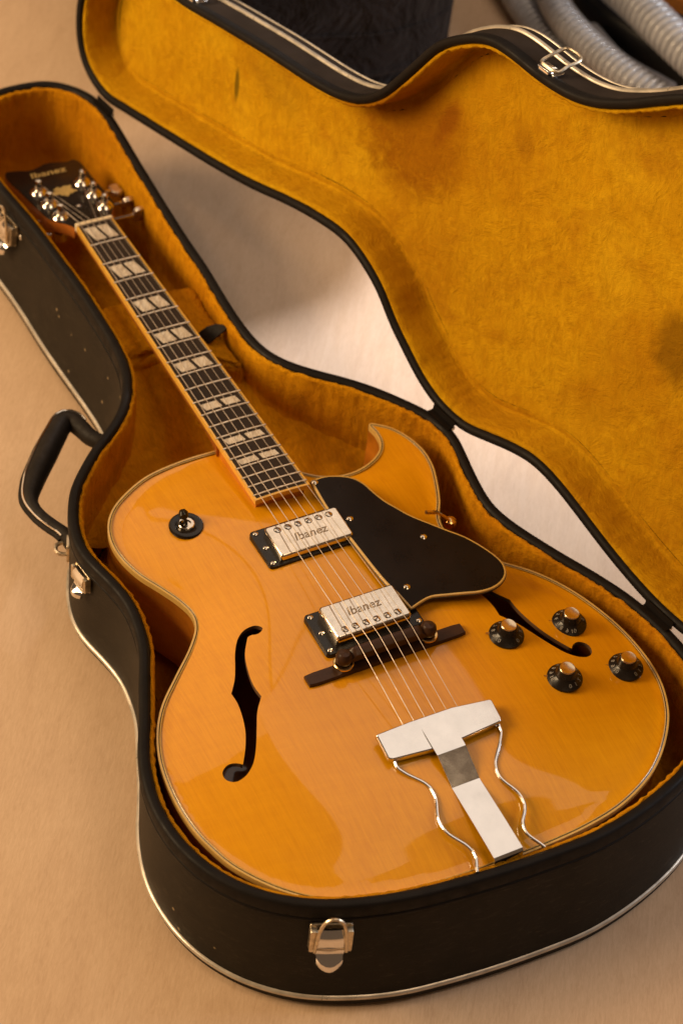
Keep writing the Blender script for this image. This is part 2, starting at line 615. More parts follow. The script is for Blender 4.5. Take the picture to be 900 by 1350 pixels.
def prism(P, z0, z1, bev=0.6, frame=lambda x, y, z: (x, y, z), zf=None):
    """solid of a 2D outline with a small bevel at the top; zf(x,y) adds to z"""
    P = np.asarray(P, float)
    if area2(P) < 0:
        P = P[::-1]
    Nn = normals(P)
    rings = [(0, z0), (0, z1 - bev), (-bev * 0.3, z1 - bev * 0.3), (-bev, z1)]
    n = len(P)
    vs, fs = [], []
    for o, z in rings:
        for q in P + Nn * o:
            dz = zf(q[0], q[1]) if zf else 0
            vs.append(frame(q[0], q[1], z + dz))
    for j in range(len(rings) - 1):
        for i in range(n):
            i2 = (i + 1) % n
            fs.append((j * n + i, j * n + i2, (j + 1) * n + i2, (j + 1) * n + i))
    fs.append(tuple((len(rings) - 1) * n + i for i in range(n)))
    fs.append(tuple(reversed(range(n))))
    return vs, fs


def rrect(x0, y0, x1, y1, r, seg=5):
    pts = []
    for cx, cy, a0 in ((x1 - r, y1 - r, 0), (x0 + r, y1 - r, 90), (x0 + r, y0 + r, 180), (x1 - r, y0 + r, 270)):
        for k in range(seg + 1):
            a = math.radians(a0 + 90 * k / seg)
            pts.append((cx + r * math.cos(a), cy + r * math.sin(a)))
    return np.array(pts)


def ray(p):
    p = np.atleast_2d(np.array(p, float))
    return np.stack([(p[:, 0] - 450) / FPX, (p[:, 1] - 675) / FPX, np.ones(len(p))], 1) @ ROT


def at(p, z, a=0.0, x0=0.0):
    """photo pixels (900x1350) -> scene millimetres on the plane z + a (x - x0)"""
    if isinstance(p, str):
        p = [float(t) for t in p.replace(',', ' ').split()]
        p = np.array(p).reshape(-1, 2)
    d = ray(p)
    t = (z + a * (CAM[0] - x0) - CAM[2]) / (d[:, 2] - a * d[:, 0])
    return CAM + t[:, None] * d


def text_mesh(body, size, shear=0.25, extrude=0.0002):
    """lettering as mesh geometry, centred, in millimetres (x to the right, y up)"""
    cu = bpy.data.curves.new('lettering', 'FONT')
    cu.body = body
    cu.size = size
    cu.shear = shear
    cu.extrude = 0.15
    cu.offset = size * 0.012
    cu.resolution_u = 3
    cu.align_x = 'CENTER'
    cu.align_y = 'CENTER'
    o = bpy.data.objects.new('lettering', cu)
    COL.objects.link(o)
    bpy.context.view_layer.update()
    dg = bpy.context.evaluated_depsgraph_get()
    me = bpy.data.meshes.new_from_object(o.evaluated_get(dg))
    vs = [tuple(v.co) for v in me.vertices]
    fs = [tuple(p.vertices) for p in me.polygons]
    bpy.data.objects.remove(o)
    bpy.data.curves.remove(cu)
    bpy.data.meshes.remove(me)
    return vs, fs


# ------------------------------------------------------------------ floor
def build_floor():
    n = 40
    vs, fs = [], []
    for i in range(n + 1):
        for j in range(n + 1):
            vs.append((-5000 + 9000 * i / n, -4000 + 9000 * j / n, -HF))
    for i in range(n):
        for j in range(n):
            a = i * (n + 1) + j
            fs.append((a, a + n + 1, a + n + 2, a + 1))
    o = mk('floor', vs, fs, 'floor', None)
    o['kind'] = 'structure'


build_floor()

# ------------------------------------------------------------------ outlines of the case
rim_far = np.array([(-241, -11), (-242, 18), (-238, 43), (-222, 63), (-202, 77), (-173, 84), (-134, 84), (-79, 81), (-8, 78), (61, 76), (111, 76),
                    (150, 74), (184, 73), (217, 74), (244, 79), (264, 90), (286, 110), (307, 133), (330, 154), (351, 169), (380, 187), (413, 195),
                    (440, 191), (479, 184), (510, 182), (539, 190), (560, 199), (586, 211), (624, 230), (660, 244), (704, 253), (745, 254),
                    (785, 244), (815, 222)], float)
rim_near = np.array([(838, 180), (855, 127), (863, 77), (863, 42), (861, -5), (857, -48), (851, -91), (841, -130), (828, -163), (811, -189),
                     (795, -206), (769, -224), (736, -236), (699, -240), (668, -236), (639, -227), (609, -213), (567, -195), (537, -182), (512, -177),
                     (487, -175), (458, -180), (436, -186), (412, -189), (385, -184), (364, -176), (345, -166), (325, -149), (305, -129), (283, -102),
                     (268, -87), (248, -74), (225, -64), (200, -59), (169, -57), (131, -57), (86, -58), (43, -61), (-1, -64), (-41, -68),
                     (-78, -73), (-130, -77), (-175, -76), (-208, -66), (-230, -44)], float)
rim = smooth_closed(catmull(np.vstack([rim_far, rim_near]), 520), 6)
if area2(rim) < 0:
    rim = rim[::-1].copy()


def flare_of(P):
    """how far the foot of the wall stands outside the rim"""
    key = [(-230, -44, 5), (-130, -77, 8), (-41, -68, 12), (43, -61, 17), (86, -58, 18), (169, -57, 13), (225, -64, 10), (283, -102, 5), (345, -166, 1),
           (412, -189, 0), (487, -175, 1), (537, -182, 0), (609, -213, -3), (668, -236, -1), (699, -240, 1), (736, -236, 3), (769, -224, 6), (795, -206, 9), (828, -163, 15), (851, -91, 21),
           (861, -5, 22), (863, 77, 22), (838, 180, 20), (785, 244, 12), (704, 253, 6), (510, 182, 4), (380, 187, 4), (217, 74, 4), (-79, 81, 4), (-222, 63, 4)]
    n = len(P)
    ks = sorted((int(np.argmin(np.hypot(P[:, 0] - x, P[:, 1] - y))), v) for x, y, v in key)
    ii = np.array([k[0] for k in ks], float)
    vv = np.array([k[1] for k in ks], float)
    out = np.interp(np.arange(n), np.concatenate([ii - n, ii, ii + n]), np.concatenate([vv, vv, vv]))
    for _ in range(20):
        out = 0.5 * out + 0.25 * (np.roll(out, 1) + np.roll(out, -1))
    return out


flare = flare_of(rim)

case = thing('guitar_case', 'open black hard guitar case lined with gold plush lying on the wood floor', 'guitar case', (300, 0, -HF))
FZ = -HF + 1.0

# --- base of the case
v, f = loft(rim, [(-6, -10), (-0.5, -11, 0.06), (0, -30, 0.2), (0, -60, 0.48), (0, -90, 0.74), (0, FZ + 17, 0.9), (0.5, FZ + 5, 1), (-2, FZ + 1.5, 1), (-6, FZ, 1)], flare=flare, cap=True)
mk('base_shell', v, f, 'vinyl', case, sharp=50)
v, f = loft(rim, [(1.2, -14, .08), (2.0, -11, .06), (1.8, -3), (1.0, -0.8), (-1, 0.3), (-4.5, 0.4), (-7, -0.8), (-8.0, -3), (-8.0, -12)], flare=flare, close_profile=True)
mk('rim_trim', v, f, 'trim', case, sharp=60)
v, f = loft(rim, [(0.4, -17.5, .12), (1.7, -16.8, .12), (1.7, -15.0, .1), (0.4, -14.2, .1)], flare=flare)
mk('wall_groove', v, f, 'trim', case)
pf = [(0.2 + 2.7 * math.sin(math.radians(a)), FZ + 12.5 + 2.7 * math.cos(math.radians(a)), 0.92) for a in range(0, 181, 22)]
v, f = loft(rim, pf, flare=flare)
mk('piping', v, f, 'bead', case)

# --- plush lining of the base: wall, floor
def ripple(P, amp, sc, seed):
    r = np.random.default_rng(seed)
    n = len(P)
    t = np.arange(n) / n * 2 * math.pi
    o = np.zeros(n)
    for k in range(int(sc), int(sc) * 9, max(1, int(sc) // 2)):
        o += r.normal() * np.cos(k * t + r.uniform(0, 6.3)) / math.sqrt(k)
    return amp * o / max(o.std(), 1e-6)


def lining(P, prof, name, frame, parent, mat, seed=1, amp=0.35, floor_z=None, uvm=False):
    Q = catmull(P, 1100)
    Q = Q if area2(Q) > 0 else Q[::-1]
    Nn = normals(Q)
    vs, fs, uv = [], [], []
    n = len(Q)
    for j, (o, z) in enumerate(prof):
        rp = ripple(Q, amp, 40, seed + j)
        for q, nn, r in zip(Q, Nn, rp):
            p = q + nn * (o + r)
            vs.append(frame(p[0], p[1], z + r * 0.8))
            uv.append((p[0] / 1000, p[1] / 1000))
    for j in range(len(prof) - 1):
        for i in range(n):
            i2 = (i + 1) % n
            fs.append((j * n + i, (j + 1) * n + i, (j + 1) * n + i2, j * n + i2))
    # inner sheet
    o, z = prof[-1]
    fl = P + normals(P) * o
    x0, y0 = fl.min(0)
    x1, y1 = fl.max(0)
    step = 8.0
    pts = [Vector(p) for p in (Q + Nn * o)[::3]]
    nb = len(pts)
    ring = np.array([tuple(p) for p in pts])
    for gx in np.arange(x0 + step, x1, step):
        for gy in np.arange(y0 + step, y1, step):
            d = np.min(np.hypot(ring[:, 0] - gx, ring[:, 1] - gy))
            if d > 4 and inside(ring, gx, gy):
                pts.append(Vector((gx + random.uniform(-1.5, 1.5), gy + random.uniform(-1.5, 1.5))))
    edges = [(i, (i + 1) % nb) for i in range(nb)]
    cv, ce, cf, *_ = delaunay_2d_cdt(pts, edges, [], 1, 1e-4)
    k = len(vs)
    for p in cv:
        vs.append(frame(p.x, p.y, z + 1.2 * math.sin(p.x / 31) * math.cos(p.y / 27)))
        uv.append((p.x / 1000, p.y / 1000))
    fs += [tuple(k + i for i in t) for t in cf]
    return mk(name, vs, fs, mat, parent, uv=uv, sharp=None)


def inside(R, x, y):
    X, Y = R[:, 0], R[:, 1]
    X2, Y2 = np.roll(X, -1), np.roll(Y, -1)
    c = (Y > y) != (Y2 > y)
    with np.errstate(divide='ignore', invalid='ignore'):
        xi = (X2 - X) * (y - Y) / (Y2 - Y) + X
    return bool(np.sum(c & (x < xi)) % 2)


MAT['plush'] = plush('gold_plush', tone=(1.0, 0.80, 0.75), nap=1.7)
idf = lambda x, y, z: (x, y, z)
lining(rim, [(-7.0, -6), (-7.6, -3.4), (-9.0, -2.8), (-10.8, -3.8), (-11.6, -5), (-11.6, -14), (-11.5, -35), (-11.5, -60), (-12.5, -85), (-16, -101), (-22, -106)],
       'plush_lining', idf, case, 'plush', seed=3, amp=0.55)


# --- padded accessory box under the neck, with its lid flap and a pull tab
def plush_block(name, P, z0, z1, rnd, parent, seed=5, bulge=0.0, amp=0.5):
    Q = catmull(np.array(P, float), 220)
    if area2(Q) < 0:
        Q = Q[::-1]
    Q = smooth_closed(Q, 6)
    rings = [(0, z0), (0, (z0 + z1) / 2), (0, z1 - rnd)]
    for a in (20, 40, 60, 80, 90):
        rings.append((-rnd + rnd * math.cos(math.radians(a)), z1 - rnd + rnd * math.sin(math.radians(a))))
    Nn = normals(Q)
    n = len(Q)
    vs, fs = [], []
    for j, (o, z) in enumerate(rings):
        rp = ripple(Q, amp, 12, seed + j)
        for q, nn, r in zip(Q, Nn, rp):
            p = q + nn * (o + r)
            vs.append((p[0], p[1], z + (0.5 * r if j > 2 else 0)))
    for j in range(len(rings) - 1):
        for i in range(n):
            i2 = (i + 1) % n
            fs.append((j * n + i, j * n + i2, (j + 1) * n + i2, (j + 1) * n + i))
    base = len(rings) - 1
    c = Q.mean(0)
    prev = base * n
    for s in (0.8, 0.6, 0.4, 0.2):
        k = len(vs)
        for i in range(n):
            q = c + (Q[i] - c) * s * 0.93
            vs.append((q[0], q[1], z1 + bulge * (1 - s**2) + random.uniform(-.3, .3)))
        for i in range(n):
            i2 = (i + 1) % n
            fs.append((prev + i, prev + i2, k + i2, k + i))
        prev = k
    fs.append(tuple(prev + i for i in range(n)))
    return mk(name, vs, fs, 'plush', parent)


def width_at(x, side, inset):
    P = rim
    ys = [P[i][1] for i in range(len(P)) if abs(P[i][0] - x) < 4 and (P[i][1] > 0) == (side > 0)]
    return np.mean(ys) - side * inset


yl = lambda x: width_at(x, -1, 12)
yr = lambda x: width_at(x, 1, 12)
Pbox = [(96, yl(96)), (120, yl(120)), (150, yl(150)), (182, yl(182)), (186, -40), (187, 0), (188, 40), (184, yr(184)), (150, yr(150)), (120, yr(120)), (97, yr(97)), (95, 30), (95, 0), (95, -30)]
plush_block('accessory_box', Pbox, -108, -33, 7, case, 11, 2.0)
plush_block('box_lid', [(105, -42), (140, -41), (172, -42), (175, 0), (174, 60), (140, 62), (105, 62), (103, 10)], -33.5, -27, 4, case, 17, 1.0)
# shoulder pads at each side of the neck opening, towards the upper bout
plush_block('shoulder_pad', [(182, 30), (182, 62), (200, 62), (222, 63), (232, 62), (228, 52), (212, 38), (198, 31)], -108, -27, 9, case, 23, 1.5)


def neck_pad():
    """upholstered slope from the box down towards the upper bout"""
    nx, ny = 60, 60
    vs, fs = [], []
    for i in range(nx):
        x = 180 + 172 * i / (nx - 1)
        t = (x - 180) / 172
        y0, y1 = width_at(x, -1, 10.5), width_at(x, 1, 10.5)
        y0, y1 = max(y0, -185), min(y1, 190)
        for j in range(ny):
            u = j / (ny - 1)
            y = y0 + (y1 - y0) * u
            z = -34 - 50 * (t**0.9) - 5 * max(0, 1 - t * 9)**2
            z += 3.0 * math.sin(x / 17 + y / 29) * t + 1.6 * math.sin(x / 7.3 - y / 11) + 1.2 * math.sin(y / 6.1 + x / 13)
            z += 6 * (max(0, abs(2 * u - 1) - 0.8) / 0.2)**2 * (0.3 + t)
            vs.append((x, y, z))
    for i in range(nx - 1):
        for j in range(ny - 1):
            q = i * ny + j
            fs.append((q, q + ny, q + ny + 1, q + 1))
    mk('neck_pad', vs, fs, 'plush', case)


neck_pad()
# folded pull tab
ta, tb = at('268,447', -24)[0], at('297,431', -12)[0]
tp = [tuple(ta + (tb - ta) * q + np.array([0, 0, 3 * math.sin(3.1 * q)])) for q in (0, .35, .7, 1)]
g = G()
for i in range(len(tp) - 1):
    pass
tv, tf = [], []
for (x, y, z), w in zip(tp, (17, 16, 12, 4)):
    tv += [(x - w / 2, y - 2, z), (x + w / 2, y + 2, z - 1), (x + w / 2, y + 2.6, z + 1.2), (x - w / 2, y - 1.4, z + 1.8)]
for i in range(3):
    for k in range(4):
        a, b = i * 4 + k, i * 4 + (k + 1) % 4
        tf.append((a, b, b + 4, a + 4))
tf += [(0, 3, 2, 1), (12, 13, 14, 15)]
mk('pull_tab', tv, tf, 'handle', case, sharp=40)

# ------------------------------------------------------------------ lid of the case, standing up on its hinges
HA = np.array([-185.56837, 82.38640, 0.0])
HU = np.array([0.98117833, 0.1931038, 0.0])
HW = np.array([-0.02326752, 0.11822442, 0.99271426])
HM = np.array([-0.19169689, 0.97402973, -0.12049229])


def lf(s, v, d):
    return tuple(HA + HU * s + HW * v + HM * d)


def at_lid(p, d=0.0):
    if isinstance(p, str):
        p = np.array([float(t) for t in p.replace(',', ' ').split()]).reshape(-1, 2)
    r = ray(p)
    o = HA + HM * d
    t = ((o - CAM) @ HM) / (r @ HM)
    X = CAM + t[:, None] * r
    return np.stack([(X - HA) @ HU, (X - HA) @ HW], 1)


lid_pts = [(-60, 90), (-58, 61), (-48, 35), (-34, 20), (-16, 11), (9, 6), (40, 11), (68, 16), (135, 28), (200, 40), (262, 54), (320, 71), (365, 81),
           (403, 85), (428, 80), (462, 65), (490, 43), (515, 28), (540, 14), (565, 5), (585, 2), (611, 3), (640, 13), (672, 25), (701, 32), (731, 30),
           (763, 23), (798, 14), (831, 7), (865, 2), (897, 1), (930, 5), (970, 25), (1005, 65), (1027, 120), (1033, 180), (1026, 250), (1003, 325), (975, 390),
           (935, 445), (885, 478), (840, 488), (795, 480), (760, 464), (726, 443), (705, 429), (682, 412), (658, 397), (641, 388), (619, 381), (598, 378), (572, 377),
           (552, 378), (521, 376), (497, 366), (478, 353), (459, 336), (441, 308), (422, 278), (405, 254), (383, 235), (357, 223), (320, 215),
           (278, 210), (243, 206), (202, 200), (162, 194), (111, 186), (60, 184), (10, 180), (-25, 165), (-48, 135)]
lid = smooth_closed(catmull(np.array(lid_pts, float), 560), 5)
if area2(lid) < 0:
    lid = lid[::-1].copy()
LD = 54.0
v, f = loft(lid, [(-6, 7), (-0.3, 8), (0, 20), (0, 45), (-1.5, 50), (-8, LD), (-30, LD + 2)], frame=lf, cap=True)
mk('lid_shell', v, f, 'greyside', case, sharp=50)
v, f = loft(lid, [(0.8, 10), (1.2, 3), (0.5, 0.6), (-1.5, -0.2), (-4, 0), (-6.5, 1.2), (-7.5, 4), (-7.5, 11)], frame=lf, close_profile=True)
mk('rim_trim', v, f, 'trim', case, sharp=60)
for dd, rr in ((36, 2.7), (50, 1.3)):
    pf = [(0.1 - (1.3 if dd > 40 else 0) + rr * math.sin(math.radians(a)), dd - rr * math.cos(math.radians(a))) for a in range(0, 181, 22)]
    v, f = loft(lid, pf, frame=lf)
    mk('piping', v, f, 'bead', case)
LID_STAINS[:] = []
def stain(px, rs, rv, ang, soft, amt, col, mott=False, wob=0.25):
    s, vv = at_lid(px, 42)[0] / 1000
    LID_STAINS.append((s, vv, rs, rv, ang, soft, amt, col, mott, wob))
stain('540 178', 0.095, 0.090, 0.3, 0.35, 1.0, (0.25, 0.085, 0.003), True, 0.25)
stain('545 165', 0.10, 0.085, 0.3, 0.45, 0.8, (0.36, 0.14, 0.004), False, 0.2)
stain('592 160', 0.014, 0.038, -0.3, 0.5, 0.8, (0.26, 0.08, 0.004), False, 0.3)
stain('312 112', 0.006, 0.028, 0.12, 0.35, 0.8, (0.10, 0.07, 0.006), False, 0.12)
stain('365 110', 0.06, 0.035, 0.0, 0.45, 0.35, (0.34, 0.18, 0.008), False, 0.3)
stain('892 465', 0.036, 0.05, 0.2, 0.5, 0.8, (0.22, 0.10, 0.004), False, 0.3)
stain('690 185', 0.020, 0.025, 0.2, 0.4, 0.4, (0.33, 0.14, 0.006), False, 0.3)
stain('870 200', 0.05, 0.035, 0.2, 0.45, 0.4, (0.36, 0.14, 0.006), True, 0.3)
MAT['plushlid'] = plush('gold_plush_of_lid', True)
lining(lid, [(-7.2, 5), (-9, 3.2), (-11, 4.5), (-11.6, 9), (-11.8, 20), (-12, 33), (-12.3, 41), (-13.5, 44.5), (-15, 44.5), (-17.5, 42.4), (-22, 41.8)], 'lid_lining', lf, case, 'plushlid', seed=9, amp=0.4)

# hinges
def hinge(s0, s1):
    o = bpy.data.objects.new('hinge', None)
    COL.objects.link(o)
    o.parent = case
    g = G()
    a, b = np.array(lf(s0, -0.5, 0)), np.array(lf(s1, -0.5, 0))
    a = a - HM * 2.0 - HW * 0.5
    b = b - HM * 2.0 - HW * 0.5
    k = 5
    for i in range(k):
        p, q = a + (b - a) * (i + 0.03) / k, a + (b - a) * (i + 0.97) / k
        g.add(*tube([p, q], 2.1, 10))
    g.build('knuckle', 'dull', o)
    for sgn in (0, 1):
        L = G()
        if sgn == 0:   # leaf lying over the rim trim of the base
            c = [a - HM * 0.5 + np.array([0, 0, 1.2]), b - HM * 0.5 + np.array([0, 0, 1.2])]
            P = [c[0], c[1], c[1] - HM * 7, c[0] - HM * 7]
            n = np.array([0, 0, 0.8])
        else:
            P = [a + HW * 1, b + HW * 1, b + HW * 8, a + HW * 8]
            n = -HM * 0.8
        vs = P + [p + n for p in P]
        L.add(vs, [(0, 1, 2, 3), (7, 6, 5, 4), (0, 4, 5, 1), (1, 5, 6, 2), (2, 6, 7, 3), (3, 7, 4, 0)])
        L.build('leaf', 'trim', o, smooth=False)
hinge(0, 30)
hinge(573, 604)
hinge(868, 902)


# ------------------------------------------------------------------ latches and handle
def rim_frame(x, y):
    """nearest rim point, its outward normal and the direction along the rim"""
    i = int(np.argmin(np.hypot(rim[:, 0] - x, rim[:, 1] - y)))
    n = normals(rim)[i]
    return rim[i], n, np.array([-n[1], n[0]]), flare[i]


def plate(g, P, t0, t1, bev=0.5):
    v, f = prism(P, t0, t1, bev)
    g.add(v, f)


def latch(x, y, bail=True, lever_open=0.0, scale=1.0, label=None):
    p, n, t, fl = rim_frame(x, y)
    n3, t3, z3 = np.array([n[0], n[1], 0.17]), np.array([t[0], t[1], 0]), np.array([n[0] * fl * 0.008, n[1] * fl * 0.008, 1.0])
    n3 /= np.linalg.norm(n3)
    z3 = z3 - np.array([n[0], n[1], 0]) * 2 * fl * 0.008
    z3 /= np.linalg.norm(z3)
    o0 = np.array([p[0] + n[0] * (0.5 + 0.15 * fl), p[1] + n[1] * (0.5 + 0.15 * fl), -15.0])
    X = lambda q: o0 + t3 * q[0] * scale + z3 * q[1] * scale + n3 * q[2] * scale
    o = bpy.data.objects.new('latch', None)
    COL.objects.link(o)
    o.parent = case
    if label:
        o['label'] = label
    g = G()
    plate(g, rrect(-17, -31, 17, -3, 2.0), 0.3, 2.0)
    for sx in (-1, 1):
        plate(g, rrect(sx * 14 - 3, -29, sx * 14 + 3, -5, 1.5), 1.5, 8.5)
    g.xf(X).build('plate', 'dull', o, sharp=30)
    g = G()
    # domed lever
    nseg = 22
    vs, fs = [], []
    for i in range(nseg + 1):
        a = i / nseg
        yy = -5 - 46 * a
        hz = np.interp(a, [0, .2, .38, .5, .6, .72, .84, .94, 1], [6, 10, 9.5, 6.5, 7, 11, 11.5, 8.5, 4])
        wdt = 11.5 if a < 0.60 else (10.5 * math.sqrt(max(0.03, 1 - ((a - 0.72) / 0.285)**2)) if a > 0.72 else 10.5)
        dip = 0
        for k in range(7):
            c = -1 + 2 * k / 6
            vs.append((wdt * c, yy, hz - dip + (6 if a > 0.68 else 1) * (1 - c * c)))
    for i in range(nseg):
        for k in range(6):
            q = i * 7 + k
            fs.append((q, q + 1, q + 8, q + 7))
    m = len(vs)
    vs2 = [(a, b, c - 2.0) for a, b, c in vs]
    vs += vs2
    fs += [tuple(reversed([i + m for i in ff])) for ff in fs[:nseg * 6]]
    for i in range(nseg):
        for k in (0, 6):
            q = i * 7 + k
            fs.append((q, q + 7, q + 7 + m, q + m))
    for k in range(6):
        fs.append((k, k + 1, k + 1 + m, k + m))
        q = nseg * 7 + k
        fs.append((q, q + 1, q + 1 + m, q + m))
    g.add(vs, fs)
    g.xf(X).build('lever', 'chrome', o, sharp=60)
    g = G()
    for yy in (-12, -27):
        g.add([tuple(q) for q in tube([(-16, yy, 7), (16, yy, 7)], 1.4, 8)[0]], tube([(-16, yy, 7), (16, yy, 7)], 1.4, 8)[1])
    g.xf(X).build('pin', 'dull', o)
    if bail:
        g = G()
        path = [(-12.5, -27, 10)] + [(-12.5 + 0.6 * k, -27 + 8 * k, 10.5 + 0.4 * k) for k in range(1, 4)]
        path += [(-9.6 * math.cos(math.radians(a)), 0 + 14 * math.sin(math.radians(a)), 12) for a in range(15, 166, 15)]
        path += [(12.5 - 0.6 * k, -27 + 8 * k, 10.5 + 0.4 * k) for k in range(3, 0, -1)] + [(12.5, -27, 10)]
        pth = catmull(np.array(path, float), 60, closed=False)
        g.add(*tube(pth, 1.5, 8))
        g.xf(X).build('bail', 'dull', o)
    return o


latch(*at('442 1193', 0)[0][:2], bail=True, label='front latch with a standing wire bail')
latch(425, -189, bail=False, scale=0.72, label='latch beside the handle, its lever in two plates')
latch(-52, -70, bail=True, scale=0.95)


def lid_hasp(s, v, scale=1.0):
    d = np.hypot(lid[:, 0] - s, lid[:, 1] - v)
    i = int(np.argmin(d))
    n = normals(lid)[i]
    n3 = HU * n[0] + HW * n[1]
    t3 = HU * (-n[1]) + HW * n[0]
    p = np.array(lf(lid[i][0], lid[i][1], 8))
    X = lambda q: p + t3 * q[0] * scale + HM * q[1] * scale + n3 * (q[2] * scale + 0.5)
    o = bpy.data.objects.new('hasp', None)
    COL.objects.link(o)
    o.parent = case
    g = G()
    plate(g, rrect(-13, -1, 13, 14, 2), 0.3, 2.0)
    plate(g, rrect(-8, -5, 8, 4, 2), 1.0, 5.0)
    g.xf(X).build('plate', 'chrome', o, sharp=30)
    g = G()
    g.add(*tube(catmull(np.array([(-12, 4, 5), (-12, 16, 9), (-12, 32, 12), (-9, 36, 13), (9, 36, 13), (12, 32, 12), (12, 16, 9), (12, 4, 5), (9, 2, 5), (-9, 2, 5)], float), 50), 1.9, 8, closed=True))
    g.xf(X).build('bail', 'dull', o)
    return o


lid_hasp(*at_lid('713 88', 0)[0], 0.85)
lid_hasp(*at_lid('246 2', 0)[0], 0.9)
lid_hasp(1020, 260)


def build_handle():
    o = bpy.data.objects.new('handle', None)
    COL.objects.link(o)
    o.parent = case
    z = -52
    P = at('120,577 108,566 95,556 85,557 72,577 57,607 43,640 40,662 52,680 68,693 84,704', z)
    P = np.vstack([[[272, -84, z]], P, [[372, -172, z]]])
    P = catmull(P, 60, closed=False)
    t = np.linspace(0, 1, 60)
    r = np.interp(t, [0, .10, .2, .3, .45, .6, .68, .76, .9, 1], [7, 7.5, 8.5, 10.5, 11.5, 10.5, 8.5, 6.5, 6.5, 8.5])
    g = G()
    g.add(*tube(P, r, 20, squash=((0, 0, 1), 1.15)))
    g.build('grip', 'handle', o)
    # bright edge strip on the outer side
    T = np.gradient(P, axis=0)
    T /= np.linalg.norm(T, axis=1)[:, None]
    out = np.stack([T[:, 1], -T[:, 0], 0 * t], 1)
    c = P.mean(0)
    mid = P[30] - np.array([300, -120, z])
    if (out[30] @ np.array([0, -1, 0])) < 0:
        out = -out
    Q = P + out * (r * 0.80)[:, None] + np.array([0, 0, 1.0]) * (r * 0.80)[:, None]
    g = G()
    g.add(*tube(Q[12:56], 1.15, 8))
    g.build('edge_wire', 'nickel', o)
    g = G()
    g.add(*tube(P[14:56] + out[14:56] * (r[14:56] * 0.98)[:, None], 2.6, 8))
    g.build('edge_cord', 'handle', o)
    for (ex, ey), e in (((247, -76), P[0]), ((368, -178), P[-1])):
        p, n, tt, fl = rim_frame(e[0], e[1])
        g = G()
        a = np.array([p[0], p[1], z])
        n3 = np.array([n[0], n[1], 0])
        t3 = np.array([tt[0], tt[1], 0])
        lp = [a - n3 * 2 + t3 * 7, a + n3 * 7 + t3 * 7, a + n3 * 12 + t3 * 4, a + n3 * 12 - t3 * 4, a + n3 * 7 - t3 * 7, a - n3 * 2 - t3 * 7]
        g.add(*tube(catmull(np.array(lp), 24, closed=False), 2.0, 8))
        v, f = prism(rrect(-9, -11, 9, 11, 3), 0, 2.5, 0.6, frame=lambda x, y, zz: tuple(a + t3 * x + np.array([0, 0, y]) + n3 * (zz + fl * .45)))
        g.add(v, f)
        g.build('handle_bracket', 'dull', o)


build_handle()

# ------------------------------------------------------------------ the guitar
guitar = thing('archtop_guitar', 'amber blonde hollow body guitar with a cutaway lying in the open case', 'guitar', (600, 0, -92))
ZE = -6.0
body_pts = [(345, 26), (345, 0), (345, -26), (345, -47), (347, -71), (352, -96), (364, -121), (378, -140), (393, -151), (411, -157), (432, -157.5), (458, -151),
            (482, -139), (502, -130), (519, -126), (533, -129), (551, -142), (576, -167), (600, -190), (622, -204), (648, -214), (674, -218.5), (701, -219.5),
            (726, -217), (745, -212), (764, -205), (785, -192), (803, -177), (818, -160), (829, -140), (838, -112), (844, -78), (848, -40), (849, 0),
            (849, 40), (847, 76), (841, 112), (830, 142), (818, 163), (800, 184), (775, 204), (747, 216), (722, 220), (695, 219.5), (667, 215), (633, 204), (609, 192),
            (588, 177), (568, 157), (550, 142), (532, 132), (516, 128), (500, 131), (481, 142), (460, 151), (438, 158), (417, 159.5), (396, 154.5), (379, 145), (371, 136), (366, 128),
            (370, 126.5), (379, 128), (393, 126), (404, 118.5), (413, 104), (418, 86), (417, 68), (412, 55), (405, 45), (396, 36), (380, 30), (360, 28)]
body = catmull(np.array(body_pts, float), 620)
if area2(body) < 0:
    body = body[::-1].copy()
# keep the horn's point: gentle smoothing only
body = smooth_closed(body, 1)

# membrane height field: solves the arch of the carved top
gs = 4.0
gx = np.arange(330, 880, gs)
gy = np.arange(-236, 240, gs)
mask = np.zeros((len(gx), len(gy)), bool)
for i, x in enumerate(gx):
    X, Y = body[:, 0], body[:, 1]
    X2, Y2 = np.roll(X, -1), np.roll(Y, -1)
    c = (X > x) != (X2 > x)
    ys = np.sort(((Y2 - Y) * (x - X) / np.where(X2 == X, 1e-9, X2 - X) + Y)[c])
    for a, b in zip(ys[::2], ys[1::2]):
        mask[i] |= (gy > a) & (gy < b)
phi = np.zeros(mask.shape)
for _ in range(3500):
    nb = 0.25 * (np.roll(phi, 1, 0) + np.roll(phi, -1, 0) + np.roll(phi, 1, 1) + np.roll(phi, -1, 1)) + 1.0
    phi = np.where(mask, nb, 0)
phi /= phi.max()


def bil(A, x, y):
    i = (x - gx[0]) / gs
    j = (y - gy[0]) / gs
    i0 = int(min(max(math.floor(i), 0), len(gx) - 2))
    j0 = int(min(max(math.floor(j), 0), len(gy) - 2))
    a, b = i - i0, j - j0
    return A[i0, j0] * (1 - a) * (1 - b) + A[i0 + 1, j0] * a * (1 - b) + A[i0, j0 + 1] * (1 - a) * b + A[i0 + 1, j0 + 1] * a * b


def arch_f(t):
    t = np.clip(t, 0, 1)
    s = np.clip((t - 0.04) / 0.80, 0, 1)
    sm = s * s * (3 - 2 * s)
    return 17.5 * (0.75 * sm + 0.25 * s) - 2.1 * np.exp(-((t - 0.07) / 0.05)**2) * np.clip(t / 0.03, 0, 1)


HGT = arch_f(phi)
for _ in range(3):
    k = 0.25 * (np.roll(HGT, 1, 0) + np.roll(HGT, -1, 0) + np.roll(HGT, 1, 1) + np.roll(HGT, -1, 1))
    HGT = np.where(mask, k, 0)


def ztop(x, y):
    return ZE + float(bil(HGT, x, y))


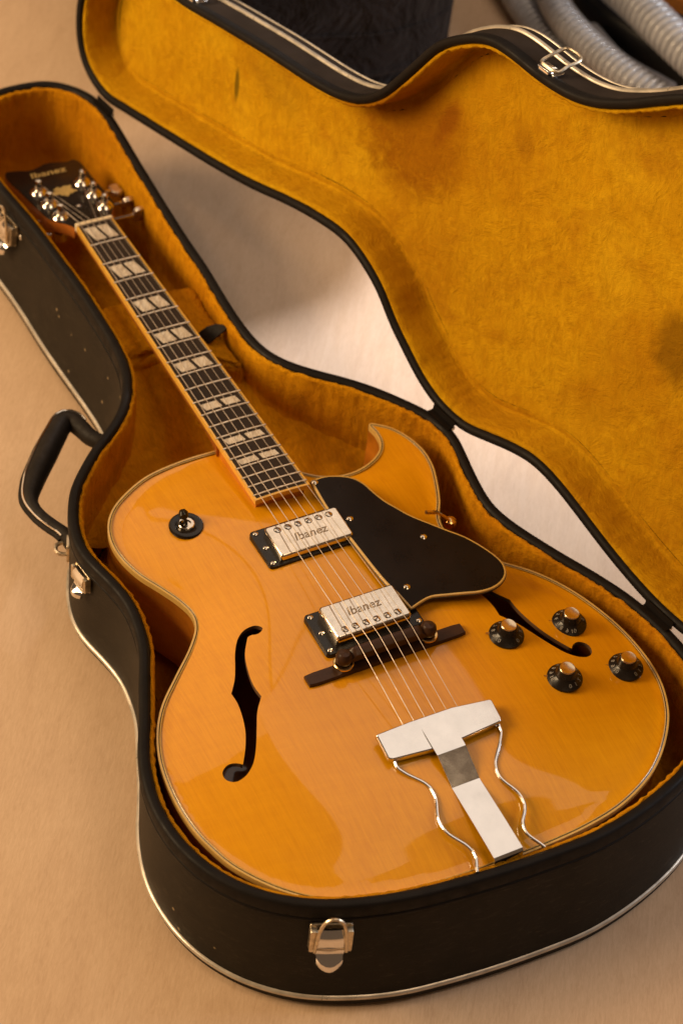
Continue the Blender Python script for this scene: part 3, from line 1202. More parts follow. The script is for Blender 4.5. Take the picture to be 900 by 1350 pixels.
fh = at('345.6,833.8 336,829.6 322.6,833 314,842.4 309.8,861 309.8,881.5 309,898.6 304.7,916.5 312.4,929.3 320,951.4 323.4,971.8 322.6,994 320,1009.3 312.4,1006.8 300.4,1007.6 293.3,1017 298.7,1026.4 310.7,1029.8 322.6,1024.7 332.8,1011 337,990.6 338,963.3 338.8,942.9 343.9,924 334.5,910.5 326.9,890 322.6,866.2 326,844 331,841.5 338,841.5 343.9,838', 3)[:, :2]


def sharp_resample(P, corners, per=4):
    """smooth between corner indices, keep the corners"""
    n = len(P)
    cs = sorted(corners)
    out = []
    for a, b in zip(cs, cs[1:] + [cs[0] + n]):
        seg = np.array([P[k % n] for k in range(a, b + 1)])
        q = catmull(seg, max(4, (b - a) * per), closed=False)
        out += list(q[:-1])
    return np.array(out)


FHL = sharp_resample(fh, [7, 12, 23, 27])
FHR = FHL * np.array([1, -1])

ring0 = body + normals(body) * -3.2
pts = [Vector(p) for p in ring0]
nb_ = len(pts)
edges = [(i, (i + 1) % nb_) for i in range(nb_)]
for Hh in (FHL, FHR):
    k = len(pts)
    pts += [Vector(p) for p in Hh]
    edges += [(k + i, k + (i + 1) % len(Hh)) for i in range(len(Hh))]
for x in np.arange(345, 862, 5.0):
    for j, y in enumerate(np.arange(-222, 224, 5.0)):
        yy = y + (2.5 if int(x / 5) % 2 else 0)
        if inside(ring0, x, yy) and np.min(np.hypot(ring0[:, 0] - x, ring0[:, 1] - yy)) > 2.2:
            if not inside(FHL, x, yy) and not inside(FHR, x, yy):
                dm = min(np.min(np.hypot(FHL[:, 0] - x, FHL[:, 1] - yy)), np.min(np.hypot(FHR[:, 0] - x, FHR[:, 1] - yy)))
                if dm > 1.5:
                    pts.append(Vector((x, yy)))
cv, ce, cf, *_ = delaunay_2d_cdt(pts, edges, [], 0, 1e-4)
faces = []
for t in cf:
    cx = sum(cv[i].x for i in t) / 3
    cy = sum(cv[i].y for i in t) / 3
    if inside(ring0, cx, cy) and not inside(FHL, cx, cy) and not inside(FHR, cx, cy):
        faces.append(tuple(t))
verts = [(p.x, p.y, ztop(p.x, p.y)) for p in cv]
mk('carved_top', verts, faces, 'top', guitar)
for Hh in (FHL, FHR):
    n = len(Hh)
    vs = [(p[0], p[1], ztop(p[0], p[1])) for p in Hh] + [(p[0], p[1], ztop(p[0], p[1]) - 4.5) for p in Hh]
    mk('sound_hole_edge', vs, [(i, (i + 1) % n, n + (i + 1) % n, n + i) for i in range(n)], 'inside', guitar, label='cut edge of an f-shaped sound hole')


def ring_strip(P, o0, o1, zoff, name, mat, drop=None):
    Nn = normals(P)
    n = len(P)
    vs = []
    A, B = P + Nn * o0, P + Nn * o1
    rows = [A, (A + B) / 2, B]
    for r, R_ in enumerate(rows):
        vs += [(p[0], p[1], ztop(p[0], p[1]) * 0 + max(ZE, ztop(p[0], p[1])) * 0 + ZE + zoff + (0.3 if r == 1 else 0)) for p in R_]
    if drop:
        vs += [(p[0], p[1], ZE + zoff - drop) for p in A]
        rows = [None] + rows
        # drop ring first for face order
    fs = []
    if drop:
        for i in range(n):
            i2 = (i + 1) % n
            fs.append((3 * n + i, 3 * n + i2, i2, i))
    for j in range(2):
        for i in range(n):
            i2 = (i + 1) % n
            fs.append((j * n + i, j * n + i2, (j + 1) * n + i2, (j + 1) * n + i))
    return mk(name, vs, fs, mat, guitar, sharp=60)


ring_strip(body, 0.35, -1.4, 0.25, 'binding', 'binding', drop=6)
ring_strip(body, -1.4, -2.3, 0.22, 'purfling', 'purfling')
ring_strip(body, -2.3, -3.3, 0.22, 'inner_binding', 'binding')

v, f = loft(body, [(0.3, ZE - 5.8), (0.0, ZE - 6), (0, ZE - 30), (0, ZE - 60), (0, ZE - 82)])
mk('side', v, f, 'side', guitar)
v, f = loft(body, [(0.4, ZE - 81), (0.4, ZE - 85), (-3, ZE - 86), (-30, ZE - 86.5)], cap=False)
g = G()
g.add(v, f)
g.add([(p[0], p[1], ZE - 86.5) for p in body + normals(body) * -2.5], [tuple(range(len(body)))])
g.build('back', 'side', guitar)

# ---------------- neck, fingerboard
SL = 0.055
ZF = lambda x: -5.8 + 20 + SL * (x - 348)        # playing surface
L0 = 628.65
FR = [L0 * (1 - 2**(-n / 12)) for n in range(21)]
WH = lambda x: (40.0 + 14.6 * x / 430) / 2          # half width, binding included
XE = 437.0

# neck shaft: rounded underside
vs, fs = [], []
xs = list(np.linspace(-3, 352, 40))
for x in xs:
    w = WH(max(x, 0)) - 0.1
    dp = 16 + 3.0 * max(x, 0) / 350 + (24 * max(0, (x - 322) / 30)**2 if x > 322 else 0)
    for k in range(15):
        a = math.pi * k / 14
        vs.append((x, w * math.cos(a), ZF(x) - 5.5 - dp * math.sin(a)**0.75))
for i in range(len(xs) - 1):
    for k in range(14):
        q = i * 15 + k
        fs.append((q, q + 1, q + 16, q + 15))
fs.append(tuple(range(15)))
fs.append(tuple((len(xs) - 1) * 15 + k for k in range(15)))
mk('neck', vs, fs, 'neck', guitar, sharp=60)
# raised tongue that carries the fingerboard over the top
w0, w1 = WH(345) - 3, WH(434) - 3
vs, fs = prism([(345, -w0), (433, -w1), (433, w1), (345, w0)], -8, 14.0, 0.5, zf=lambda x, y: SL * (x - 348) - 5.8 if True else 0)
vs = [(a, b, (c if c > 0 else -8)) for a, b, c in vs]
mk('neck_block', vs, fs, 'side', guitar, smooth=False)

# board with a slight radius
def board_z(x, y):
    return ZF(x) - 0.9 * (y / 27)**2


def strip(xa, xb, ya, yb, nx, ny, ztopf, thick, name, mat, parent=guitar, sharp=35):
    """ya, yb functions of x"""
    vs, fs = [], []
    X = np.linspace(xa, xb, nx)
    for x in X:
        for t in np.linspace(0, 1, ny):
            y = ya(x) + (yb(x) - ya(x)) * t
            vs.append((x, y, ztopf(x, y)))
    for i in range(nx - 1):
        for k in range(ny - 1):
            q = i * ny + k
            fs.append((q, q + ny, q + ny + 1, q + 1))
    m = len(vs)
    vs += [(a, b, c - thick) for a, b, c in vs]
    per = [i * ny for i in range(nx)] + [(nx - 1) * ny + k for k in range(1, ny)] + [i * ny + ny - 1 for i in range(nx - 2, -1, -1)] + [k for k in range(ny - 2, 0, -1)]
    for a, b in zip(per, per[1:] + per[:1]):
        fs.append((a, a + m, b + m, b))
    return mk(name, vs, fs, mat, parent, sharp=sharp)


strip(0, XE - 2.2, lambda x: -WH(x) + 1.9, lambda x: WH(x) - 1.9, 30, 9, board_z, 5.0, 'fingerboard', 'ebony')
strip(0, XE, lambda x: -WH(x), lambda x: -WH(x) + 1.9, 30, 3, lambda x, y: board_z(x, y) + 0.12, 5.6, 'fingerboard_binding', 'fbbinding')
strip(0, XE, lambda x: WH(x) - 1.9, lambda x: WH(x), 30, 3, lambda x, y: board_z(x, y) + 0.12, 5.6, 'fingerboard_binding', 'fbbinding')
strip(XE - 2.2, XE, lambda x: -WH(x) + 1.95, lambda x: WH(x) - 1.95, 3, 9, lambda x, y: board_z(x, y) + 0.08, 5.6, 'fingerboard_binding', 'fbbinding')
# the nut
g = G()
v, f = prism(rrect(-5.0, -WH(0) - 0.2, 0.2, WH(0) + 0.2, 0.8, 3), -7, 1.9, 1.0, zf=lambda x, y: ZF(0) - 0.9 * (y / 27)**2 + 0.12 * (x))
g.add(v, f)
g.build('nut', 'nut', guitar, sharp=50)
for n in range(1, 21):
    x = FR[n]
    w = WH(x) - 0.6
    path = [(x, y, board_z(x, y) + 0.5) for y in np.linspace(-w, w, 11)]
    g = G()
    g.add(*tube(path, 0.95, 8, squash=((0, 0, 1), 0.9)))
    g.build('fret', 'fret', guitar)
for n in (1, 3, 5, 7, 9, 12, 15, 17):
    xa, xb = FR[n - 1], FR[n]
    d = xb - xa
    ln = d * (0.64 if n < 8 else (0.62 if n < 11 else 0.50))
    m0 = (xa + xb) / 2 - ln / 2
    hw = WH(m0) - 1.9
    sl = 0.22 * ln
    for sd in (-1, 1):
        y0, y1 = ((-hw * 0.80, -hw * 0.06 - sl / 2) if sd < 0 else (hw * 0.06 - sl / 2 + sl * .0, hw * 0.80 - sl))
        y0 += -0.5 if sd < 0 else 1.0
        q = [(m0, y0), (m0 + ln, y0 + sl), (m0 + ln, y1 + sl), (m0, y1)]
        vs = [(a, b, board_z(a, b) + 0.14) for a, b in q] + [(a, b, board_z(a, b) - 0.8) for a, b in q]
        mk('inlay', vs, [(0, 1, 2, 3), (4, 7, 6, 5), (0, 4, 5, 1), (1, 5, 6, 2), (2, 6, 7, 3), (3, 7, 4, 0)], 'pearl', guitar, smooth=False)

# ---------------- headstock
HS = math.tan(math.radians(13))
hz = lambda x: -8.5 + HS * min(x + 4, 0)
hp = np.array([(-4, -20.5), (-12, -23), (-22, -30), (-34, -37), (-48, -38.5), (-100, -41), (-146, -42.5), (-154, -38), (-152, -28), (-146, -14), (-149, -4), (-153, 6), (-151, 18), (-147, 28), (-149, 38),
               (-141, 41), (-100, 39.5), (-48, 37.5), (-33, 36), (-21, 29), (-11, 23), (-4, 20.5)], float)
hpc = sharp_resample(hp, [0, 7, 14, 21], 4)
v, f = prism(hpc, -15, -1.6, 0.4, zf=lambda x, y: hz(x))
mk('headstock', v, f, 'neck', guitar, sharp=35)
v, f = prism(hpc * np.array([1, .998]), -1.4, 0.0, 0.3, zf=lambda x, y: hz(x))
mk('headstock_face', v, f, 'veneer', guitar, sharp=35)


def place_text(body, size, c, zf, mat, parent, name, rot=-90, shear=0.2, sx=1.0, lift=0.25):
    vs, fs = text_mesh(body, size, shear)
    out = []
    a = math.radians(rot)
    for x, y, z in vs:
        x *= sx
        X = c[0] + x * math.cos(a) - y * math.sin(a)
        Y = c[1] + x * math.sin(a) + y * math.cos(a)
        out.append((X, Y, zf(X, Y) + lift + z))
    return mk(name, out, fs, mat, parent, smooth=False)


# the letters read from the bass side to the treble side: text right = +y, text up = -x
place_text('Ibanez', 16.5, (-131, 0), lambda x, y: hz(x), 'logo', guitar, 'headstock_logo', rot=90, sx=0.95)
# gold flower ornament
op = []
for k in range(60):
    a = 2 * math.pi * k / 60
    r = 1 + 0.16 * math.cos(5 * a + .6) + 0.10 * math.cos(11 * a) + 0.08 * math.sin(3 * a)
    op.append((-84 + 10.5 * r * math.cos(a), 0 + 12.0 * r * math.sin(a)))
v, f = prism(op, 0.02, 0.45, 0.1, zf=lambda x, y: hz(x))
mk('headstock_ornament', v, f, 'logo', guitar, smooth=False)
cvp = [(-10, -9), (-22, -8.5), (-34, -7.5), (-44, -4), (-47, 0), (-44, 4), (-34, 7.5), (-22, 8.5), (-10, 9)]
v, f = prism(cvp, 0.05, 1.6, 0.4, zf=lambda x, y: hz(x))
mk('truss_rod_cover', v, f, 'blackgloss', guitar, sharp=30)
g = G()
g.add(*lathe([(0, 2.9), (1.6, 2.6), (2.2, 1.7)][::-1], (-43, 0, hz(-43)), 14))
g.build('screw', 'nickel', guitar)


def tuner(x, y, side, turn=0.0):
    o = bpy.data.objects.new('tuning_machine', None)
    COL.objects.link(o)
    o.parent = guitar
    z = hz(x)
    g = G()
    g.add(*lathe([(8.8, 0), (9.0, 1.0), (7.8, 2.8), (5.2, 4.0), (4.6, 4.6)], (x, y, z), 26))
    g.build('bushing', 'chrome', o)
    g = G()
    g.add(*lathe([(3.3, 3.2), (3.1, 8), (2.7, 10), (3.2, 12), (3.5, 16), (3.0, 17.2), (0.01, 17.6)], (x, y, z), 20))
    g.build('post', 'nickel', o)
    g = G()
    yb = y + side * 34
    g.add(*tube([(x, y + side * 10, z - 20), (x, yb, z - 20)], 2.4, 10))
    g.add(*lathe([(7, -6), (7, 4)], (x, y, z - 22), 16))
    g.build('shaft', 'chrome', o)
    # kidney shaped button
    P = catmull(np.array([(-9, -5), (0, -6.6), (9, -5), (11, 1), (9, 7.5), (0, 7.0), (-9, 7.5), (-11, 1)], float), 40)
    vs, fs = prism(P, -3.2, 3.2, 1.6)
    ct, st = math.cos(turn), math.sin(turn)
    vs = [(x + (a * ct - c * st) * 0.85, yb + side * (b * 0.85 + 4), z - 20 + (a * st + c * ct) * 0.85) for a, b, c in vs]
    mk('button', vs, fs, 'button', o, sharp=50)
    return o


TX = [-31, -61.5, -92]
TY = {-1: -25.5, 1: 24.0}
for tx in TX:
    for sd in (-1, 1):
        tuner(tx, TY[sd], sd, {-31: 1.35, -61.5: 1.0, -92: 0.15}[tx] * sd)

# ---------------- strings
XB = 631.0
ZB = 33.0
for i in range(6):
    t = i / 5
    yn = -16.0 + 32.0 * t
    ybr = -25.5 + 51.0 * t
    r = [0.44, 0.39, 0.35, 0.30, 0.27, 0.26][i]
    zn = board_z(0, yn) + 1.5
    tx = [TX[0], TX[1], TX[2], TX[2], TX[1], TX[0]][i]
    sd = -1 if i < 3 else 1
    ty = TY[sd] + (-sd) * 3.2
    pts3 = [(tx, ty, hz(tx) + 9.5), (-4, yn, zn + 0.0), (-1, yn, zn + 0.2), (XB, ybr, ZB + 1.0 - 0.5 * (2 * t - 1)**2), (718, -25.5 + 51 * t * 1.0 + 0.0, 20.5)]
    path = []
    a0 = math.atan2(pts3[0][1] - TY[sd], 1e-6)
    for k in range(30):
        an = a0 - sd * 2 * math.pi * (30 - k) / 12
        path.append(np.array([tx + 3.3 * math.cos(an), TY[sd] + 3.3 * math.sin(an), hz(tx) + 5.0 + 4.5 * k / 30]))
    for a, b in zip(pts3, pts3[1:]):
        a, b = np.array(a, float), np.array(b, float)
        for k in range(6):
            path.append(a + (b - a) * k / 6)
    path.append(np.array(pts3[-1], float))
    g = G()
    g.add(*tube(path, r, 8))
    g.build('string', 'string', guitar)


# ---------------- pickups
def pickup(x0, x1, cx0, cx1, zr, zc, poles_x, logo_x):
    o = bpy.data.objects.new('pickup', None)
    COL.objects.link(o)
    o.parent = guitar
    yh = 47.5
    P = rrect(x0, -yh, x1, yh, 4)
    zb = 0
    n = len(P)
    v, f = prism(P, -3, zr, 1.2)
    mk('mounting_ring', v, f, 'blackgloss', o, sharp=40)
    P = rrect(cx0, -36, cx1, 36, 3.0)
    Nn = normals(P if area2(P) > 0 else P[::-1])
    v, f = prism(P, zr - 2, zc, 1.8)
    mk('cover', v, f, 'nickel', o, sharp=60)
    place_text('Ibanez', 12.5, (logo_x, 0), lambda x, y: zc, 'engrave', o, 'engraved_logo', rot=90, lift=0.0)
    for k in range(6):
        y = -25.5 + 10.2 * k
        g = G()
        g.add(*lathe([(2.9, -0.2), (2.9, 0.35), (2.5, 0.55), (0.01, 0.6)], (poles_x, y, zc), 18))
        so = g.build('pole_screw', 'nickel', o)
        g = G()
        g.add(*lathe([(3.5, 0.02), (3.45, 0.1), (2.7, 0.12)], (poles_x, y, zc), 18))
        g.build('pole_hole', 'purfling', o)
        a = [0.3, 1.2, 0.6, 2.2, 1.6, 0.2][k]
        ca, sa = math.cos(a), math.sin(a)
        q = [(-2.3, -0.45), (2.3, -0.45), (2.3, 0.45), (-2.3, 0.45)]
        vs = [(poles_x + u * ca - w * sa, y + u * sa + w * ca, zc + 0.68) for u, w in q] + [(poles_x + u * ca - w * sa, y + u * sa + w * ca, zc + 0.4) for u, w in q]
        mk('slot', vs, [(0, 1, 2, 3), (0, 4, 5, 1), (1, 5, 6, 2), (2, 6, 7, 3), (3, 7, 4, 0)], 'purfling', o, smooth=False)
    spots = [(x0 + 4.5, -42.5), (x1 - 4.5, -43), ((x0 + x1) / 2, -41.5), (x0 + 4.5, 42.5), (x1 - 4.5, 43), ((x0 + x1) / 2, 41.5)]
    for sx, sy in spots:
        g = G()
        g.add(*lathe([(2.5, -0.3), (2.4, 0.7), (1.5, 1.2), (0.01, 1.35)], (sx, sy, zr), 14))
        g.build('screw', 'nickel', o)


pickup(465, 511, 471, 508, 13.0, 20.0, 478, 492)
pickup(573, 621, 577.5, 615, 16.5, 27.0, 608, 592)

# ---------------- bridge
o = bpy.data.objects.new('bridge', None)
COL.objects.link(o)
o.parent = guitar
ys = np.linspace(-75, 75, 61)
vs, fs = [], []
for y in ys:
    a = abs(y) / 75
    wx = 6.4 if a < 0.9 else 6.4 - 0.8 * (a - 0.9) / 0.1
    zt = 17 if a < 0.60 else 17 - 6.5 * min(1, (a - 0.60) / 0.12) - 2.0 * max(0, a - 0.72) / 0.28
    xc = 637
    zb = ztop(xc, y) - 1.5
    zt = max(zt, zb + 5)
    for dx, z in ((-wx, zb), (-wx, zt - 0.8), (-wx + 0.8, zt), (wx - 0.8, zt), (wx, zt - 0.8), (wx, zb)):
        vs.append((xc + dx, y, z))
for i in range(60):
    for k in range(6):
        k2 = (k + 1) % 6
        fs.append((i * 6 + k, i * 6 + k2, (i + 1) * 6 + k2, (i + 1) * 6 + k))
fs += [tuple(range(6)), tuple(360 + k for k in reversed(range(6)))]
mk('base', vs, fs, 'bridge', o, sharp=35)
vs, fs = [], []
ys = np.linspace(-45, 45, 41)
for y in ys:
    zt = ZB + 0.4 - 0.8 * (y / 38)**2
    zlo = 23.0
    if abs(y) > 32:
        zt -= 5 * min(1, (abs(y) - 32) / 5)
    for dx, z in ((-5.5, zlo), (-5.5, zt - 4), (-2.0, zt), (0.6, zt), (5.5, zt - 3.0), (5.5, zlo)):
        vs.append((634.5 + dx, y, z))
for i in range(40):
    for k in range(6):
        k2 = (k + 1) % 6
        fs.append((i * 6 + k, i * 6 + k2, (i + 1) * 6 + k2, (i + 1) * 6 + k))
fs += [tuple(range(6)), tuple(240 + k for k in reversed(range(6)))]
mk('saddle', vs, fs, 'bridge', o, sharp=35)
for sy in (-1, 1):
    y = sy * 40.5
    g = G()
    g.add(*lathe([(8.2, 18.2), (8.8, 18.8), (8.8, 20.4), (8.2, 21.0)], (635.5, y, 0), 30))
    g.build('thumbwheel', 'brass', o, sharp=40)
    g = G()
    g.add(*lathe([(6.6, 22.6), (7.4, 26), (6.8, 30), (4.4, 32.6), (0.01, 33.4)], (635, y, 0), 24))
    g.build('post_cap', 'bridge', o)

# ---------------- trapeze tailpiece
o = bpy.data.objects.new('tailpiece', None)
COL.objects.link(o)
o.parent = guitar
P = np.array([(716, -51), (715, -51.6), (714, -50), (713, -20), (713.5, 20), (718, 53), (719, 55), (721, 55.6), (738, 54.6), (740, 53.5), (741, 51), (743.5, 16), (743.5, -14), (740, -48), (739, -50.5), (737, -51.8)], float)
v, f = prism(P, 15.5, 20.5, 0.9, zf=lambda x, y: -0.10 * (x - 729))
mk('crossbar', v, f, 'satinchrome', o, sharp=50)
prof = [(723.5, 21.15, 13.4), (730, 21.3, 13.5), (751, 19.6, 13.3), (753, 18.9, 13.3), (778, 8.6, 12.9), (780, 8.4, 12.8), (815, 7.4, 13.0), (845, 5.9, 13.2), (849, 5.6, 13.2), (851, 3.6, 13.2), (851.5, -6, 13.2), (851.5, -40, 13.2)]
yc = lambda x: 0.0 - 1.0 * (x - 720) / 140
vs, fs = [], []
for x, z, w in prof:
    for yy, dz in ((-w, -1.2), (-w, 0), (w, 0), (w, -1.2)):
        vs.append((x, yc(x) + yy, z + dz))
for i in range(len(prof) - 1):
    for k in range(4):
        k2 = (k + 1) % 4
        fs.append((i * 4 + k, i * 4 + k2, (i + 1) * 4 + k2, (i + 1) * 4 + k))
fs += [(0, 1, 2, 3)]
mk('tongue', vs, fs, 'satinchrome', o, sharp=8)
for px in ('519,1001 525,1015 572,1040 580,1092 625,1122 629,1150', '657,955 661,967 651,1018 692,1054 688,1094 718,1117'):
    q = at(px, 12)
    zz = np.interp(q[:, 0], [735, 760, 800, 865], [15, 10, 7, 0])
    q2 = []
    pp = np.array([float(t) for t in px.replace(',', ' ').split()]).reshape(-1, 2)
    for a, z in zip(pp, zz):
        q2.append(at([a], z)[0])
    g = G()
    q3 = np.array(q2)
    dn = np.vstack([q3[0]] + [x for a_, b_ in zip(q3, q3[1:]) for x in (a_ + (b_ - a_) * 0.2, a_ + (b_ - a_) * 0.8)] + [q3[-1]])
    g.add(*tube(catmull(dn, 120, closed=False), 1.55, 10))
    g.build('wire', 'satinchrome', o)

# ---------------- pickguard
PZ = lambda x: 14.0 + 0.045 * (x - 430)
pg = 'x'
pgp = np.array([float(t) for t in '411,634 433,671 464,711 509,767 525,782 542,801 549,796 567,786 590,783 611,781 632,779 649,774 660,766 665,756 662,744 655,736 645,728 628,717 611,708 590,700 567,691 540,680 522,670 508,662 496,653 488,646 480,639 468,632 456,629 443,628 428,629'.replace(',', ' ').split()]).reshape(-1, 2)
PG = np.array([at([p], PZ(430) - 0.045 * 430, 0.045, 0)[0] if False else at([p], PZ(0), 0.045, 0.0)[0] for p in pgp])[:, :2]
PGc = sharp_resample(PG, [0, 4, 5], 5)
if area2(PGc) < 0:
    PGc = PGc[::-1]
o = bpy.data.objects.new('pickguard', None)
COL.objects.link(o)
o.parent = guitar
v, f = prism(PGc, -2.6, 0.0, 0.4, zf=lambda x, y: PZ(x))
mk('guard_plate', v, f, 'guard', o, sharp=40)
v, f = loft(PGc, [(0.3, -2.9), (1.3, -2.7), (1.3, -0.25), (0.6, 0.12), (-0.5, 0.14)], frame=lambda x, y, z: (x, y, z + PZ(x)))
mk('guard_edge', v, f, 'binding', o)
v, f = loft(PGc, [(0.1, -2.9), (1.75, -2.9), (1.75, -1.9), (1.2, -1.8)], frame=lambda x, y, z: (x, y, z + PZ(x)))
mk('guard_edge_line', v, f, 'purfling', o)
for px in ('415,636', '558,708', '461,684', '536,774'):
    q = at(px, PZ(0), 0.045, 0)[0]
    g = G()
    g.add(*lathe([(3.1, -0.2), (3.0, 0.7), (1.6, 1.5), (0.01, 1.7)], (q[0], q[1], PZ(q[0])), 16))
    g.build('screw', 'nickel', o)
# bracket foot at the side of the waist
q = at('594,690', -14)[0]
g = G()
g.add(*lathe([(5.5, -4), (6.0, 0), (5.0, 3), (2.5, 4.5), (0.01, 5)], (q[0], q[1] - 1, -12), 18))
g.add(*tube([(q[0], q[1] - 1, -12), (q[0], q[1] - 9, -2), (q[0], q[1] - 18, 8), (q[0], q[1] - 30, 13)], 2.0, 8))
g.build('bracket', 'brass', o)


# ---------------- control knobs
def knob(cx, cy, rot):
    z0 = ztop(cx, cy) + 0.8
    o = bpy.data.objects.new('control_knob', None)
    COL.objects.link(o)
    o.parent = guitar
    g = G()
    g.add(*lathe([(15.2, 0), (15.6, 0.8), (15.3, 1.8), (9.8, 5.4), (8.4, 7.0), (7.7, 12.8), (7.2, 13.4)], (cx, cy, z0), 40))
    g.build('skirt', 'blackgloss', o, sharp=40)
    g = G()
    g.add(*lathe([(6.9, 13.3), (6.9, 14.2), (6.4, 14.6), (5.8, 14.4), (0.01, 14.2)], (cx, cy, z0), 30))
    g.build('cap', 'capmetal', o, sharp=40)
    g = G()
    for k in range(11):
        a = math.radians(rot + 27 * k)
        ca, sa = math.cos(a), math.sin(a)
        vs, fs = text_mesh(str(k), 5.2, 0.0)
        out = []
        for x, y, z in vs:
            r = 11.9 + y * 0.78
            h = 1.8 + (15.3 - r) * 0.655 + 0.25
            t = x
            out.append((cx + r * ca - t * sa * -1 * -1, cy + r * sa + t * ca, z0 + h))
        # digits face outwards round the skirt
        g.add(out, fs)
    g.build('dial_numbers', 'print', o, smooth=False)
    g = G()
    a = math.radians(rot + 150)
    c3 = np.array([cx, cy, z0])
    d = np.array([math.cos(PANG), math.sin(PANG), 0])
    e = np.array([-d[1], d[0], 0])
    vs = [c3 + d * 13 + e * 1.6, c3 + d * 13 - e * 1.6, c3 + d * 18.5, c3 + d * 13 + e * 1.6 + (0, 0, 1.4), c3 + d * 13 - e * 1.6 + (0, 0, 1.4), c3 + d * 18.0 + (0, 0, 2.6)]
    g.add(vs, [(0, 1, 2), (3, 5, 4), (0, 3, 4, 1), (1, 4, 5, 2), (2, 5, 3, 0)])
    g.build('pointer', 'dull', o, smooth=False)


PANG = math.radians(-118)
for cx, cy, r in ((657, 108, 20), (660, 172, 75), (716, 132, -10), (720, 194, 10)):
    knob(cx, cy, r)

# ---------------- pickup selector switch
o = bpy.data.objects.new('selector_switch', None)
COL.objects.link(o)
o.parent = guitar
cx, cy = at('246,687', 8)[0][:2]
z0 = ztop(cx, cy)
g = G()
g.add(*lathe([(15.6, 0), (15.8, 1.6), (14.8, 3.2), (12.0, 3.8), (9.4, 3.0), (7.5, 2.6)], (cx, cy, z0), 44))
g.build('washer', 'blackgloss', o)
g = G()
g.add(*lathe([(7.6, 2.5), (7.6, 4.6), (6.8, 5.2), (4.4, 5.2), (4.2, 3.8)], (cx, cy, z0), 12))
g.build('lock_nut', 'nickel', o, sharp=30)
g = G()
b0 = np.array([cx, cy, z0 + 3])
b1 = b0 + np.array([-6.5, -1.5, 13.0])
g.add(*tube([b0, b0 + (b1 - b0) * .4, b0 + (b1 - b0) * .5, b0 + (b1 - b0) * .8, b1], [1.6, 1.8, 4.0, 4.6, 2.8], 14))
g.build('toggle_tip', 'blackgloss', o)
g = G()
g.add(*lathe([(4, -8), (6, -3), (6.5, 0)], (850, 0, -45), 12))
g.build('strap_button', 'nickel', guitar)

# ------------------------------------------------------------------ things on the floor behind the lid
def soft_box(name, P, z0, z1, mat, parent, amp=6, seed=1, rnd=18, nz=14):
    Q = catmull(np.array(P, float), 140)
    if area2(Q) < 0:
        Q = Q[::-1]
    Nn = normals(Q)
    r = np.random.default_rng(seed)
    n = len(Q)
    vs, fs = [], []
    th = np.arange(n) / n * 2 * math.pi
    ph = r.uniform(0, 6.3, 12)
    for j in range(nz):
        a = j / (nz - 1)
        z = z0 + (z1 - z0) * a
        o = -rnd * (1 - math.sqrt(max(0, 1 - max(0, (a - 0.8) / 0.2)**2))) - 6 * max(0, 0.1 - a) / 0.1
        w = sum(math.sin(k * 1.0 + 5.5 * a * (1 + k % 3) + ph[k]) * np.cos((k + 2) * th + ph[k] + 3 * a) for k in range(8)) / 8
        R_ = Q + Nn * (o + amp * w)[:, None]
        vs += [(p[0], p[1], z + 0.4 * amp * ww) for p, ww in zip(R_, w)]
    for j in range(nz - 1):
        for i in range(n):
            i2 = (i + 1) % n
            fs.append((j * n + i, j * n + i2, (j + 1) * n + i2, (j + 1) * n + i))
    fs.append(tuple((nz - 1) * n + i for i in range(n)))
    fs.append(tuple(reversed(range(n))))
    return mk(name, vs, fs, mat, parent)


A0 = at('584,66', -HF)[0]
A1 = at('250,100', -HF)[0]
dirn = (A1 - A0)[:2]
dirn /= np.linalg.norm(dirn)
back = np.array([-dirn[1], dirn[0]])
if back[1] < 0:
    back = -back
bag = thing('black_bag', 'black canvas bag with a folded flap standing on the floor behind the lid', 'bag', (A0[0], A0[1], -HF))
c0 = A0[:2]
fr = at('582,80 545,108 470,132 330,150', -HF)[:, :2]
Pb = [fr[0] + np.array([-4, 6]), fr[0] * 0.95 + fr[1] * 0.05, fr[1], fr[2], fr[3], c0 + dirn * 420, c0 + dirn * 425 + back * 110, c0 + dirn * 420 + back * 200, c0 + dirn * 200 + back * 205, c0 + dirn * 8 + back * 200, c0 + back * 100]
soft_box('bag_body', Pb, -HF, 215, 'bag', bag, 5, 4)
# flap over the front, its hem running level above the folds
fpath = catmull(np.vstack([fr, (fr[3] + (fr[3] - fr[2]) * 1.0)[None]]), 60, closed=False)
vs, fs = [], []
nv_ = 14
for j in range(nv_):
    for i, p in enumerate(fpath):
        a, b = i / 59, j / (nv_ - 1)
        to = (CAM[:2] - p) / np.linalg.norm(CAM[:2] - p)
        w = 2.5 * math.sin(9 * a + 2 * b) * (1 - b) + 1.2 * math.sin(23 * a + 5 * b)
        q = p + to * (34 + w + 9 * (1 - b)) + np.array([3.0, 0]) * (1 - a)
        vs.append((q[0], q[1], -74 + 55 * a + (250 - 55 * a) * b + 2 * math.sin(11 * a) * (1 - b)))
for j in range(nv_ - 1):
    for i in range(59):
        q = j * 60 + i
        fs.append((q, q + 1, q + 61, q + 60))
m = len(vs)
vs += [(x - 2.5, y + 3.5, z) for x, y, z in vs]
fs += [tuple(reversed([i + m for i in t])) for t in fs]
for i in range(59):
    fs.append((i, i + 1, i + 1 + m, i + m))
mk('flap', vs, fs, 'bag', bag)
g = G()
g.add(*tube([vs[i] for i in range(60)], 4.5, 8))
g.build('hem', 'bag', bag)
g = G()
g.add(*tube([(vs[60 * 3 + i][0] + 1.5, vs[60 * 3 + i][1] - 2.0, vs[60 * 3 + i][2]) for i in range(60)], 1.8, 6))
g.build('seam', 'bag', bag)
